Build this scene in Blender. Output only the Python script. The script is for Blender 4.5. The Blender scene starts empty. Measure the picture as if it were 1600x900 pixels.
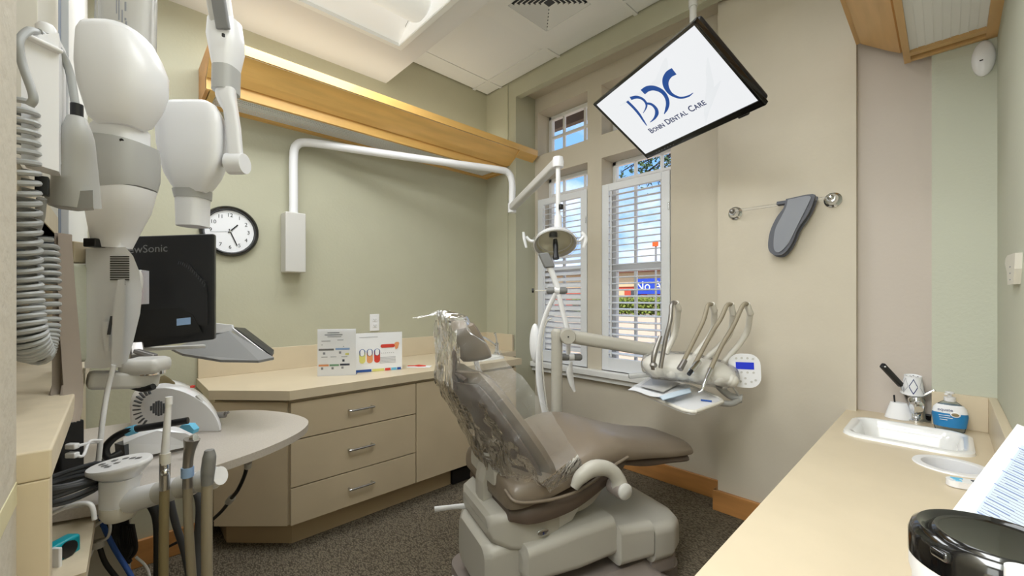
import bpy, bmesh, math, random
from mathutils import Vector, Matrix
random.seed(7)
V = Vector
PI = math.pi
scene = bpy.context.scene
COL = scene.collection
H = 1.15                                   # camera height
YAW = math.atan(681 / 650)                 # view direction from +X
FW = V((math.cos(YAW), math.sin(YAW), 0)); RT = V((math.sin(YAW), -math.cos(YAW), 0)); EYE = V((0, 0, H))

# ---------------------------------------------------------------- camera
cd = bpy.data.cameras.new('camera'); cam = bpy.data.objects.new('camera', cd); COL.objects.link(cam)
cd.sensor_width = 36; cd.lens = 36 * 650 / 1600; cd.shift_y = 16 / 1600; cd.clip_start = .02; cd.clip_end = 300
cam.location = EYE; cam.rotation_euler = (PI / 2, 0, YAW - PI / 2)
scene.camera = cam

# ---------------------------------------------------------------- exposure, sky, lights
scene.view_settings.view_transform = 'Standard'; scene.view_settings.look = 'None'
scene.view_settings.exposure = 0.2; scene.view_settings.gamma = 1; scene.view_settings.use_curve_mapping = False

w = bpy.data.worlds.new('sky'); scene.world = w; w.use_nodes = True
nt = w.node_tree; nt.nodes.clear()
def N(t, **k):
    n = nt.nodes.new(t)
    for a, b in k.items(): setattr(n, a, b)
    return n
tc = N('ShaderNodeTexCoord'); mp = N('ShaderNodeMapping'); mp.inputs['Scale'].default_value = (1.2, 1.2, 2.6)
nz = N('ShaderNodeTexNoise'); nz.inputs['Scale'].default_value = 2.2; nz.inputs['Detail'].default_value = 7; nz.inputs['Roughness'].default_value = .55
cr = N('ShaderNodeValToRGB'); cr.color_ramp.elements[0].position = .40; cr.color_ramp.elements[0].color = (.20, .42, .82, 1)
cr.color_ramp.elements[1].position = .60; cr.color_ramp.elements[1].color = (.95, .97, 1, 1)
bg = N('ShaderNodeBackground'); bg.inputs['Strength'].default_value = 1.35; wo = N('ShaderNodeOutputWorld')
nt.links.new(tc.outputs['Generated'], mp.inputs['Vector']); nt.links.new(mp.outputs[0], nz.inputs['Vector'])
nt.links.new(nz.outputs['Fac'], cr.inputs[0]); nt.links.new(cr.outputs[0], bg.inputs['Color']); nt.links.new(bg.outputs[0], wo.inputs[0])

sd = bpy.data.lights.new('sun', 'SUN'); sd.energy = 4.2; sd.angle = .01; sd.color = (1, .95, .86)
so = bpy.data.objects.new('sun', sd); COL.objects.link(so); so.rotation_euler = V((.55, .25, -.8)).to_track_quat('-Z', 'Y').to_euler()
def area(name, loc, sx, sy, e, rot=(0, 0, 0), col=(.94, .975, 1)):
    d = bpy.data.lights.new(name, 'AREA'); d.shape = 'RECTANGLE'; d.size = sx; d.size_y = sy; d.energy = e; d.color = col
    o = bpy.data.objects.new(name, d); COL.objects.link(o); o.location = loc; o.rotation_euler = rot; return o
area('troffer_lamp', (.62, 1.95, 2.58), 1.1, .5, 17)
area('rear_fill', (-1.1, .3, 2.6), 1.6, 1.0, 72)  # added fill light behind the camera, no known fixture
area('near_fill', (.75, .55, 2.60), 1.2, .8, 15)  # added overhead fill for the near and right side, out of view
area('frontal_fill', (-2.45, .35, 1.35), 1.9, .9, 22, (0, -PI / 2, 0))  # invented upright fill behind the camera, brightens stub, pier and sink
area('valance_lamp', (1.3, 2.55, 2.36), 1.9, .12, 1.8, (PI, 0, 0), (1, .9, .72))

# ---------------------------------------------------------------- helpers
def at(u, v, x=None, y=None, z=None, d=None):
    """the world point seen at photo pixel (u,v) on a real plane x=, y=, z= or at depth d"""
    r = FW + RT * ((u - 800) / 650) + V((0, 0, (466 - v) / 650))
    t = d if d is not None else (x / r.x if x is not None else y / r.y if y is not None else (z - H) / r.z)
    return EYE + r * t
def srgb(r, g, b):
    f = lambda c: (c / 255 / 12.92) if c / 255 <= .04045 else ((c / 255 + .055) / 1.055) ** 2.4
    return (f(r), f(g), f(b), 1)
MATS = {}
def mat(name, rgb, rough=.5, metal=0, bump=0, bscale=80, var=0, vscale=6, spec=.5, emit=None, es=1, stretch=None, coat=0):
    m = bpy.data.materials.new(name); m.use_nodes = True; t = m.node_tree; p = t.nodes['Principled BSDF']
    c = srgb(*rgb); p.inputs['Base Color'].default_value = c; p.inputs['Roughness'].default_value = rough
    p.inputs['Metallic'].default_value = metal; p.inputs['Specular IOR Level'].default_value = spec; p.inputs['Coat Weight'].default_value = coat
    tcn = t.nodes.new('ShaderNodeTexCoord'); mpn = t.nodes.new('ShaderNodeMapping'); t.links.new(tcn.outputs['Object'], mpn.inputs[0])
    if stretch: mpn.inputs['Scale'].default_value = stretch
    if var:
        n = t.nodes.new('ShaderNodeTexNoise'); n.inputs['Scale'].default_value = vscale; n.inputs['Detail'].default_value = 6
        t.links.new(mpn.outputs[0], n.inputs['Vector'])
        r = t.nodes.new('ShaderNodeValToRGB'); r.color_ramp.elements[0].position = .3; r.color_ramp.elements[1].position = .7
        r.color_ramp.elements[0].color = (c[0] * (1 - var), c[1] * (1 - var), c[2] * (1 - var * 1.2), 1)
        r.color_ramp.elements[1].color = (min(1, c[0] * (1 + var)), min(1, c[1] * (1 + var)), min(1, c[2] * (1 + var)), 1)
        t.links.new(n.outputs['Fac'], r.inputs[0]); t.links.new(r.outputs[0], p.inputs['Base Color'])
    if bump:
        n = t.nodes.new('ShaderNodeTexNoise'); n.inputs['Scale'].default_value = bscale; n.inputs['Detail'].default_value = 3
        t.links.new(tcn.outputs['Object'], n.inputs['Vector'])
        b = t.nodes.new('ShaderNodeBump'); b.inputs['Strength'].default_value = bump; b.inputs['Distance'].default_value = .002
        t.links.new(n.outputs['Fac'], b.inputs['Height']); t.links.new(b.outputs[0], p.inputs['Normal'])
    if emit:
        p.inputs['Emission Color'].default_value = srgb(*emit); p.inputs['Emission Strength'].default_value = es
    MATS[name] = m; return m
def film(name, alpha, rough, tint=(1, 1, 1), bump=0, bscale=20, haze=0.0):
    m = bpy.data.materials.new(name); m.use_nodes = True; t = m.node_tree; t.nodes.clear(); L = t.links.new
    o = t.nodes.new('ShaderNodeOutputMaterial'); tr = t.nodes.new('ShaderNodeBsdfTransparent'); tr.inputs[0].default_value = (*tint, 1)
    df = t.nodes.new('ShaderNodeBsdfDiffuse'); df.inputs[0].default_value = (.9, .9, .9, 1); m1 = t.nodes.new('ShaderNodeMixShader'); m1.inputs[0].default_value = haze
    L(tr.outputs[0], m1.inputs[1]); L(df.outputs[0], m1.inputs[2])
    g = t.nodes.new('ShaderNodeBsdfGlossy'); g.inputs['Roughness'].default_value = rough; g.inputs['Color'].default_value = (1, 1, 1, 1)
    mx = t.nodes.new('ShaderNodeMixShader'); lw = t.nodes.new('ShaderNodeLayerWeight'); lw.inputs[0].default_value = alpha
    L(lw.outputs['Fresnel'], mx.inputs[0]); L(m1.outputs[0], mx.inputs[1]); L(g.outputs[0], mx.inputs[2]); L(mx.outputs[0], o.inputs[0])
    if bump:
        tcn = t.nodes.new('ShaderNodeTexCoord'); n = t.nodes.new('ShaderNodeTexNoise'); n.inputs['Scale'].default_value = bscale; n.inputs['Detail'].default_value = 3; n.inputs['Distortion'].default_value = 1.0
        mpn = t.nodes.new('ShaderNodeMapping'); mpn.inputs['Scale'].default_value = (1, 1.6, .35); mpn.inputs['Rotation'].default_value = (0, -.5, 0)
        L(tcn.outputs['Object'], mpn.inputs[0]); L(mpn.outputs[0], n.inputs['Vector'])
        b = t.nodes.new('ShaderNodeBump'); b.inputs['Strength'].default_value = bump; b.inputs['Distance'].default_value = .02
        L(n.outputs['Fac'], b.inputs['Height']); L(b.outputs[0], g.inputs['Normal'])
    MATS[name] = m; return m

def boxvf(sx, sy, sz, bev, seg):
    bm = bmesh.new(); bmesh.ops.create_cube(bm, size=1)
    for v in bm.verts: v.co = V((v.co.x * sx, v.co.y * sy, v.co.z * sz))
    if bev: bmesh.ops.bevel(bm, geom=list(bm.edges), offset=min(bev, .49 * min(sx, sy, sz)), segments=seg, profile=.5, affect='EDGES')
    bm.verts.index_update(); vs = [v.co.copy() for v in bm.verts]; fs = [[v.index for v in f.verts] for f in bm.faces]; bm.free(); return vs, fs
def spline(pts, k=6):
    if len(pts) < 3: return [V(p) for p in pts]
    P = [V(p) for p in pts]; P = [P[0] * 2 - P[1]] + P + [P[-1] * 2 - P[-2]]; out = []
    for i in range(1, len(P) - 2):
        a, b, c, d = P[i - 1:i + 3]
        for j in range(k):
            t = j / k
            out.append(.5 * ((2 * b) + (c - a) * t + (2 * a - 5 * b + 4 * c - d) * t * t + (3 * b - a - 3 * c + d) * t ** 3))
    out.append(P[-2]); return out
def lerpl(l, t):
    if not isinstance(l, (list, tuple)): return l
    f = t * (len(l) - 1); i = min(int(f), len(l) - 2); return l[i] + (l[i + 1] - l[i]) * (f - i)
BASE = {}
class MB:
    def __init__(s): s.v = []; s.f = []; s.m = []; s.s = []; s.mi = 0
    def add(s, vs, fs, smooth=False):
        n = len(s.v); s.v += [V(p) for p in vs]
        for f in fs: s.f.append([i + n for i in f]); s.m.append(s.mi); s.s.append(smooth)
        return s
    def box(s, a, b, bev=0, seg=2, smooth=None):
        a = V(a); b = V(b); lo = V((min(a.x, b.x), min(a.y, b.y), min(a.z, b.z))); hi = V((max(a.x, b.x), max(a.y, b.y), max(a.z, b.z)))
        d = hi - lo; c = (hi + lo) / 2; vs, fs = boxvf(d.x, d.y, d.z, bev, seg); return s.add([v + c for v in vs], fs, bool(bev) if smooth is None else smooth)
    def obox(s, c, size, ax, ay, az, bev=0, seg=2):
        vs, fs = boxvf(*size, bev, seg); c = V(c); ax = V(ax); ay = V(ay); az = V(az)
        return s.add([c + ax * v.x + ay * v.y + az * v.z for v in vs], fs, bool(bev))
    def bar(s, a, b, w, t, up=(0, 0, 1), bev=0):
        a = V(a); b = V(b); x = (b - a); L = x.length; x.normalize(); y = V(up).cross(x)
        y = y.normalized() if y.length > 1e-4 else V((0, 1, 0)); z = x.cross(y)
        return s.obox((a + b) / 2, (L, w, t), x, y, z, bev)
    def loft(s, rings, cap=True, smooth=True, closed=True, loop=False):
        n = len(rings[0]); vs = [p for r in rings for p in r]; fs = []
        m = len(rings)
        for i in range(m if loop else m - 1):
            for j in range(n if closed else n - 1):
                k = (j + 1) % n; i2 = (i + 1) % m; fs.append([i * n + j, i * n + k, i2 * n + k, i2 * n + j])
        s.add(vs, fs, smooth)
        if cap and closed and not loop: s.add(rings[0], [list(range(n))[::-1]]); s.add(rings[-1], [list(range(n))])
        return s
    def tube(s, pts, r, n=10, k=6, ratio=1, cap=True, loop=False, up=None):
        P = spline(pts, k) if len(pts) > 2 else [V(p) for p in pts]
        T = [(P[min(i + 1, len(P) - 1)] - P[max(i - 1, 0)]).normalized() for i in range(len(P))]
        u = V(up) if up else (V((0, 0, 1)) if abs(T[0].z) < .9 else V((1, 0, 0)))
        x = (u - T[0] * u.dot(T[0])).normalized(); rings = []
        for i, (p, t) in enumerate(zip(P, T)):
            x = (x - t * x.dot(t)); x = x.normalized() if x.length > 1e-6 else V((1, 0, 0)); y = t.cross(x); rr = lerpl(r, i / max(1, len(P) - 1))
            rings.append([p + x * math.cos(2 * PI * j / n) * rr + y * math.sin(2 * PI * j / n) * rr * ratio for j in range(n)])
        return s.loft(rings, cap, True, loop=loop)
    def lathe(s, prof, c, axis=(0, 0, 1), n=28, smooth=True, cap=True):
        c = V(c); a = V(axis).normalized(); x = (V((0, 0, 1)) if abs(a.z) < .9 else V((1, 0, 0))); x = (x - a * x.dot(a)).normalized(); y = a.cross(x)
        return s.loft([[c + a * h + (x * math.cos(2 * PI * j / n) + y * math.sin(2 * PI * j / n)) * max(r, 1e-5) for j in range(n)] for r, h in prof], cap, smooth)
    def cyl(s, a, b, r, r2=None, n=20):
        a = V(a); b = V(b); return s.lathe([(r, 0), (r if r2 is None else r2, (b - a).length)], a, b - a, n)
    def prism(s, poly, d, smooth=False):
        """poly: list of 3-D points, d: extrusion vector"""
        n = len(poly); P = [V(p) for p in poly]; Q = [p + V(d) for p in P]
        s.add(P + Q, [list(range(n))[::-1], list(range(n, 2 * n))]); s.add(P + Q, [[i, (i + 1) % n, n + (i + 1) % n, n + i] for i in range(n)], smooth); return s
    def sphere(s, c, r, n=20, m=12):
        c = V(c); rr = V(r) if isinstance(r, (tuple, list)) else V((r, r, r)); R = []
        for i in range(m + 1):
            a = -PI / 2 + PI * i / m; q = max(math.cos(a), 1e-4)
            R.append([c + V((math.cos(2 * PI * j / n) * q * rr.x, math.sin(2 * PI * j / n) * q * rr.y, math.sin(a) * rr.z)) for j in range(n)])
        return s.loft(R, False)
    def plate(s, outer, holes, z0, z1):
        bm = bmesh.new(); es = []
        for loop in [outer] + holes:
            vs = [bm.verts.new((p[0], p[1], z1)) for p in loop]; es += [bm.edges.new((vs[i], vs[(i + 1) % len(vs)])) for i in range(len(vs))]
        bmesh.ops.triangle_fill(bm, edges=es, use_beauty=True); bm.verts.index_update()
        vs = [v.co.copy() for v in bm.verts]; fs = [[v.index for v in f.verts] for f in bm.faces]; bm.free()
        s.add(vs, fs); s.add([V((v.x, v.y, z0)) for v in vs], [f[::-1] for f in fs])
        for loop in [outer] + holes:
            n = len(loop); s.add([V((p[0], p[1], z0)) for p in loop] + [V((p[0], p[1], z1)) for p in loop], [[i, (i + 1) % n, n + (i + 1) % n, n + i] for i in range(n)])
        return s
    def build(s, name, mats, parent=None, label=None, cat=None, group=None, kind=None, fix=True):
        me = bpy.data.meshes.new(name); o = bpy.data.objects.new(name, me); COL.objects.link(o)
        root = parent
        while root is not None and root.parent: root = root.parent
        if root is not None: off = BASE.get(root.name, V((0, 0, 0))); o.parent = parent
        elif kind == 'structure' or not s.v: off = V((0, 0, 0))
        else:
            lo = V([min(p[i] for p in s.v) for i in range(3)]); hi = V([max(p[i] for p in s.v) for i in range(3)]); off = V(((lo.x + hi.x) / 2, (lo.y + hi.y) / 2, lo.z)); o.location = off
            BASE[o.name] = off
        if root is not None and root.name not in BASE: BASE[root.name] = V((0, 0, 0))
        me.from_pydata([tuple(p - off) for p in s.v], [], s.f)
        for m in (mats if isinstance(mats, (list, tuple)) else [mats]): me.materials.append(MATS[m] if isinstance(m, str) else m)
        for p, mi, sm in zip(me.polygons, s.m, s.s): p.material_index = mi; p.use_smooth = sm
        bm = bmesh.new(); bm.from_mesh(me)
        if fix: bmesh.ops.recalc_face_normals(bm, faces=bm.faces)
        bm.to_mesh(me); bm.free()
        if any(s.s) and len(s.f) < 6000:
            me.set_sharp_from_angle(angle=math.radians(48)); wn = o.modifiers.new('wn', 'WEIGHTED_NORMAL'); wn.keep_sharp = True
        return tag(o, label, cat, group, kind)
def tag(o, label=None, cat=None, group=None, kind=None):
    for k, v in (('label', label), ('category', cat), ('group', group), ('kind', kind)):
        if v: o[k] = v
    return o
def thing(name, label, cat, base, rot=None, group=None, local=False):
    o = bpy.data.objects.new(name, None); COL.objects.link(o); o.location = V(base); o.empty_display_size = .05
    if rot is not None: o.rotation_euler = rot
    BASE[o.name] = V((0, 0, 0)) if local else V(base)
    return tag(o, label, cat, group)
def text(s, size, org, xd, yd, m, parent, name='lettering', depth=.0004, bold=0, align='CENTER', sx=1, label=None):
    cu = bpy.data.curves.new('t', 'FONT'); cu.body = s; cu.size = size; cu.extrude = depth / 2; cu.offset = bold; cu.align_x = align; cu.align_y = 'CENTER'; cu.resolution_u = 3
    t = bpy.data.objects.new('t', cu); COL.objects.link(t); dg = bpy.context.evaluated_depsgraph_get()
    me = bpy.data.meshes.new_from_object(t.evaluated_get(dg)); X = V(xd).normalized(); Y = V(yd).normalized(); Z = X.cross(Y)
    b = MB(); b.add([V(org) + X * v.co.x * sx + Y * v.co.y + Z * v.co.z for v in me.vertices], [list(p.vertices) for p in me.polygons])
    bpy.data.objects.remove(t); bpy.data.curves.remove(cu); bpy.data.meshes.remove(me)
    return b.build(name, m, parent, fix=False)
def copyobj(o, delta, parent=None, scale=None):
    c = o.copy(); COL.objects.link(c); c.location = o.location + V(delta)
    if parent is not None: c.parent = parent
    for ch in [k for k in COL.objects if k.parent == o]: 
        g = ch.copy(); COL.objects.link(g); g.parent = c
    return c
def circ(cx, cy, r, n=24, ry=None): return [(cx + r * math.cos(2 * PI * i / n), cy + (ry or r) * math.sin(2 * PI * i / n)) for i in range(n)]
def rrect(x0, y0, x1, y1, r, k=5):
    out = []
    for cx, cy, a0 in ((x1 - r, y1 - r, 0), (x0 + r, y1 - r, PI / 2), (x0 + r, y0 + r, PI), (x1 - r, y0 + r, 1.5 * PI)):
        for i in range(k + 1): a = a0 + PI / 2 * i / k; out.append((cx + r * math.cos(a), cy + r * math.sin(a)))
    return out

# ---------------------------------------------------------------- materials
mat('green_paint', (188, 186, 164), .75, bump=.35, bscale=70, var=.02, spec=.25)
mat('pale_green_paint', (198, 200, 184), .75, bump=.5, bscale=90, spec=.25)
mat('beige_paint', (208, 199, 182), .75, bump=.3, bscale=60, var=.02, spec=.25)
mat('taupe_paint', (202, 192, 182), .75, bump=.3, bscale=60, spec=.25)
mat('textured_wall', (205, 198, 184), .85, bump=1.0, bscale=55, spec=.2)
mat('ceiling_white', (224, 222, 220), .9, bump=.2, bscale=40)
mat('tile_white', (236, 236, 234), .95, bump=.5, bscale=180)
mat('trim_white', (236, 236, 234), .4)
mat('shutter_white', (232, 234, 238), .4)
mat('laminate', (206, 189, 160), .45, var=.035, vscale=5, bump=.04, bscale=200)
mat('laminate_edge', (190, 168, 134), .5)
mat('counter', (216, 201, 174), .35, var=.03, vscale=7)
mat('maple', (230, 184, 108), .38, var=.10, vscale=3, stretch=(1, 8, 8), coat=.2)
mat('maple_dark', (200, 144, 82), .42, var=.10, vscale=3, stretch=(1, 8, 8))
mat('maple_pale', (222, 208, 182), .45, var=.05, vscale=3, stretch=(8, 8, 1))
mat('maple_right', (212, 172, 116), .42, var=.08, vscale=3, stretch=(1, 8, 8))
mat('base_wood', (188, 134, 78), .4, var=.15, vscale=3, stretch=(1, 1, 8))
mat('white_plastic', (238, 238, 240), .28)
mat('cream_plastic', (222, 218, 208), .35)
mat('grey_plastic', (178, 178, 176), .4)
mat('light_grey', (204, 202, 197), .4)
mat('chair_plastic', (184, 180, 170), .38)
mat('chair_base', (140, 130, 124), .45)
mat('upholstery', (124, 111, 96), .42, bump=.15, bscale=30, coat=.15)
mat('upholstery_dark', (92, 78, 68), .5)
mat('steel', (200, 202, 205), .22, metal=1)
mat('chrome', (225, 227, 230), .08, metal=1)
mat('satin_steel', (150, 146, 142), .35, metal=.8)
mat('black_plastic', (22, 23, 26), .35)
mat('black_matte', (16, 16, 17), .6)
mat('dark_grey', (74, 76, 80), .5)
mat('mid_grey', (128, 128, 128), .5)
mat('grey_rubber', (166, 168, 168), .45)
mat('taupe_hose', (150, 140, 120), .5)
mat('olive_hose', (140, 126, 92), .5)
mat('porcelain', (242, 243, 243), .12, coat=.5)
mat('paper', (242, 243, 246), .8)
mat('blue_print', (150, 180, 220), .8); mat('print_grey', (150, 152, 158), .8); mat('print_dark', (70, 74, 88), .8)
mat('yellow_print', (226, 222, 130), .8); mat('red_print', (214, 66, 52), .7); mat('orange_print', (232, 160, 110), .7); mat('deep_blue', (40, 84, 160), .6)
mat('green_print', (130, 170, 140), .8); mat('sky_print', (110, 190, 226), .7); mat('navy', (28, 46, 110), .6)
mat('chart_blue', (202, 214, 236), .8); mat('chart_yellow', (236, 236, 178), .8); mat('chart_ink', (130, 150, 200), .8)
mat('slate', (112, 124, 142), .5)
mat('orange_sign', (236, 92, 30), .7); mat('pouch_blue', (206, 222, 236), .7)
mat('teal', (0, 150, 165), .35)
mat('quartz', (190, 182, 174), .3, var=.08, vscale=260)
mat('hood_grey', (142, 145, 153), .7, bump=.6, bscale=25); mat('hood_edge', (98, 100, 108), .7)
mat('cloth_taupe', (150, 138, 126), .9, bump=.6, bscale=14)
mat('screen', (10, 10, 10), .3, emit=(246, 248, 250), es=.80)
mat('screen_wave', (10, 10, 10), .3, emit=(241, 244, 246), es=.79)
mat('logo_blue', (0, 0, 0), .5, emit=(26, 72, 142), es=.9); mat('logo_navy', (0, 0, 0), .5, emit=(30, 44, 88), es=.9)
mat('lcd_blue', (20, 30, 120), .2, emit=(30, 50, 180), es=.7)
mat('lamp_glow', (250, 250, 248), .5, emit=(255, 254, 250), es=.17)
mat('reflector', (236, 232, 208), .15, metal=.25)
mat('tan_render', (216, 190, 150), .9, var=.03); mat('red_render', (196, 84, 62), .9); mat('roof_brown', (120, 72, 58), .9); mat('banner_blue', (40, 74, 190), .7)
mat('pavement', (196, 170, 146), .95, var=.05, vscale=2); mat('asphalt', (150, 140, 130), .95, var=.05); mat('eave_brown', (110, 92, 74), .8)
mat('leaf', (60, 84, 40), .7, var=.3, vscale=3); mat('hedge_leaf', (120, 134, 54), .8, var=.35, vscale=8); mat('bark', (54, 46, 40), .9)
mat('soap_blue', (40, 130, 190), .3); mat('black_gloss', (12, 12, 13), .12, coat=.5)
mat('tape', (222, 216, 180), .3)
film('glass', .10, .02); film('plastic_film', .25, .15, bump=.9, bscale=22, haze=.08); film('clear_acrylic', .14, .08, haze=.06); film('soap_gel', .15, .08, (.8, .88, .92), haze=.05)
film('sleeve_film', .12, .15, bump=.4, bscale=20, haze=.12)
def carpet():
    m = mat('carpet', (98, 90, 76), .95, spec=.1); t = m.node_tree; p = t.nodes['Principled BSDF']
    tcn = t.nodes.new('ShaderNodeTexCoord'); mp = t.nodes.new('ShaderNodeMapping'); mp.inputs['Rotation'].default_value = (0, 0, .8); mp.inputs['Scale'].default_value = (1, .45, 1)
    v = t.nodes.new('ShaderNodeTexVoronoi'); v.inputs['Scale'].default_value = 190; v.inputs['Randomness'].default_value = .85
    n = t.nodes.new('ShaderNodeTexNoise'); n.inputs['Scale'].default_value = 90
    r = t.nodes.new('ShaderNodeValToRGB'); r.color_ramp.elements[0].color = srgb(142, 131, 112); r.color_ramp.elements[0].position = .1; r.color_ramp.elements[1].color = srgb(82, 75, 64); r.color_ramp.elements[1].position = .75
    b = t.nodes.new('ShaderNodeBump'); b.inputs['Strength'].default_value = .8; b.inputs['Distance'].default_value = .004; b.invert = True
    L = t.links.new; L(tcn.outputs['Object'], mp.inputs[0]); L(mp.outputs[0], v.inputs['Vector']); L(v.outputs['Distance'], r.inputs[0]); L(r.outputs[0], p.inputs['Base Color']); L(v.outputs['Distance'], b.inputs['Height']); L(b.outputs[0], p.inputs['Normal'])
carpet()

# ---------------------------------------------------------------- the room
YA, XB, YD, XC = 2.69, 2.50, -.1265, -.08      # back green wall, window wall, right wall, left wall
XG = 2.36; ZS, ZC = 2.64, 2.86                 # end stub, soffit height, ceiling height
S = dict(kind='structure')
MB().box((-2.6, -1.6, -.1), (3.0, 3.0, 0)).build('floor', 'carpet', **S)
MB().box((-2.6, YA, -.02), (XB, YA + .15, 3.1)).build('wall_back', 'green_paint', **S)
b = MB()
ys = [-.6, 1.19, 1.698, 1.82, 2.316, YA + .15]; zs = [-.02, .64, 2.145, 2.31, 2.667, 3.1]
for i in range(5):
    for j in range(5):
        if i in (1, 3) and j in (1, 3): continue
        b.box((XB, ys[i], zs[j]), (XB + .2, ys[i + 1], zs[j + 1]))
b.build('wall_window', 'beige_paint', **S)
MB().box((2.374, .28, -.02), (XB, .864, 3.1)).build('wall_pier', 'beige_paint', **S)
MB().box((2.42, -.2, -.02), (XB, .28, 3.1)).build('wall_recess', 'taupe_paint', **S)
MB().box((XG, YD, -.02), (2.42, .0446, 3.1)).build('wall_stub', 'pale_green_paint', **S)
MB().box((-2.6, YD - .12, -.02), (2.42, YD, 3.1)).build('wall_right', 'pale_green_paint', **S)
MB().box((-2.7, YD, -.02), (-2.6, 1.0, 3.1)).build('wall_rear', 'green_paint', **S)
MB().box((-2.6, .62, -.02), (XC - .0, .722, 3.1)).build('wall_left', 'textured_wall', **S)
# corner pilaster, beam over the windows
b = MB().box((2.28, 2.345, -.02), (XB, YA, 3.1)); b.box((2.272, 2.43, 0), (2.28, YA, ZC)); b.build('wall_pilaster', 'green_paint', **S)
MB().box((2.28, YD, 2.735), (2.335, 2.345, 2.95)).build('trim_beam', 'green_paint', **S)
MB().box((2.335, .864, 2.785), (XB, 2.345, 2.9)).build('trim_beam_return', 'beige_paint', **S)
# left side of the room beyond the near wall: niche back, door casing strips
MB().box((-.34, .722, -.02), (-.30, YA, 3.1)).build('wall_niche', 'textured_wall', **S)
def wallstrip(u0, u1, name, m, x=XC, thick=.1, z0=0, z1=ZS):
    a = at(u0, 466, x=x).y; c = at(u1, 466, x=x).y; return MB().box((x - thick, a, z0), (x, c, z1), .002).build(name, m, **S)
wallstrip(60, 92, 'trim_1', 'cream_plastic', x=-.10, z0=1.30)
wallstrip(92, 108, 'trim_2', 'slate', x=-.099, z0=1.2)
wallstrip(108, 137, 'door_1', 'trim_white', x=-.085, thick=.09, z0=1.2)
MB().box((-.3, 2.30, 0), (-.094, 2.66, ZS)).build('trim_3', 'maple_pale', **S)
MB().box((-2.6, 1.0, -.02), (-.34, 1.1, 3.1)).build('wall_side_room', 'textured_wall', **S)
# ceiling: tiled upper part
ce = MB().box((-2.7, -.3, ZC + .03), (2.9, 3.0, 3.1)).build('ceiling', 'ceiling_white', **S)
xs_ = [1.30, 1.527, 2.133, 2.28]; yt = [YD, .095, .695, 1.301, 1.906, 2.512, YA]
for i in range(3):
    for j in range(6):
        if i == 1 and j == 3: continue
        MB().box((xs_[i] + .012, yt[j] + .012, ZC + .004), (xs_[i + 1] - .012, yt[j + 1] - .012, ZC + .02), .003).build('ceiling_tile', 'tile_white', ce)
for x in xs_[1:3]: MB().box((x - .012, YD, ZC), (x + .012, YA, ZC + .015)).build('tee_bar', 'trim_white', ce)
for y in yt[1:6]: MB().box((1.30, y - .012, ZC - .001), (2.28, y + .012, ZC + .014)).build('tee_bar', 'trim_white', ce)
# diffuser
vt = thing('ceiling_vent', 'white square louvred air diffuser in the tiled ceiling near the beam', 'vent', (1.83, 1.604, ZC))
fr = MB().plate([(1.54, 1.313), (2.12, 1.313), (2.12, 1.894), (1.54, 1.894)], [[(1.66, 1.43), (2.0, 1.43), (2.0, 1.775), (1.66, 1.775)]], ZC - .002, ZC + .012)
fr.build('frame', 'trim_white', vt)
MB().box((1.64, 1.41, ZC + .024), (2.02, 1.80, ZC + .029)).build('backing', 'dark_grey', vt)
lv = MB()
cx, cy = 1.83, 1.602
for q in range(4):
    for k in range(7):
        d = .165 - k * .022; a = q * PI / 2; n = V((math.cos(a), math.sin(a), 0)); tdir = V((-n.y, n.x, 0))
        lv = MB().obox(V((cx, cy, ZC + .006)) + n * d, (.018, 2 * d - .004, .0018), (n + V((0, 0, -.75))).normalized(), tdir, (n * .75 + V((0, 0, 1))).normalized())
        lv.build('louvre', 'trim_white', vt)
# soffit with troffer opening
so_ = MB().plate([(-2.6, YD), (1.36, YD), (1.36, YA), (-2.6, YA)], [[(.01, 1.64), (1.229, 1.64), (1.229, 2.25), (.01, 2.25)]], ZS, ZC)
so_.build('ceiling_soffit', 'ceiling_white', **S)
tr = thing('ceiling_light', 'recessed white troffer with rounded basket in the lowered ceiling', 'ceiling light', (.62, 1.945, ZS))
MB().plate([(0, 1.63), (1.239, 1.63), (1.239, 2.26), (0, 2.26)], [[(.03, 1.66), (1.209, 1.66), (1.209, 2.23), (.03, 2.23)]], ZS - .008, ZS + .012).build('trim_frame', 'trim_white', tr)
b = MB(); rings = []
for k in range(13):
    t = k / 12; y = 1.66 + .57 * t; z = ZS + .012 + .1 * math.sin(PI * min(1, t * 2 if t < .5 else 2 - 2 * t) / 2)
    rings.append([V((.03, y, z)), V((1.209, y, z))])
b.loft(rings, closed=False); b.box((1.207, 1.66, ZS), (1.209, 2.23, ZS + .13)); b.box((.03, 1.66, ZS), (.032, 2.23, ZS + .13)); b.build('reflector', 'lamp_glow', tr)
b = MB(); b.loft([[V((x, 1.945 + .1 * math.cos(a) * s, ZS + .055 - .06 * math.sin(a) * s)) for a in [PI * j / 14 for j in range(15)]] for x, s in ((.05, .5), (.06, 1), (1.175, 1), (1.19, .9), (1.197, .6))], cap=True)
b.build('basket', 'lamp_glow', tr)
MB().tube([at(u, v, z=ZS + .06) for u, v in ((640, 28), (630, 50), (625, 72))], .0015, n=6).build('wire', 'mid_grey', tr)

# baseboards
MB().box((2.484, .864, 0), (XB, 2.345, .11), .004).build('baseboard_window', 'base_wood', **S)
b = MB().box((2.352, .25, 0), (2.374, .885, .11), .004); b.box((2.352, .864, 0), (XB, .885, .11), .004); b.build('baseboard_pier', 'base_wood', **S)
MB().box((-.08, 2.40, 0), (.285, YA, .5)).build('wall_chase', 'green_paint', **S)
MB().box((-.08, 2.382, 0), (.29, 2.40, .115), .004).build('baseboard_back', 'base_wood', **S)
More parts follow.
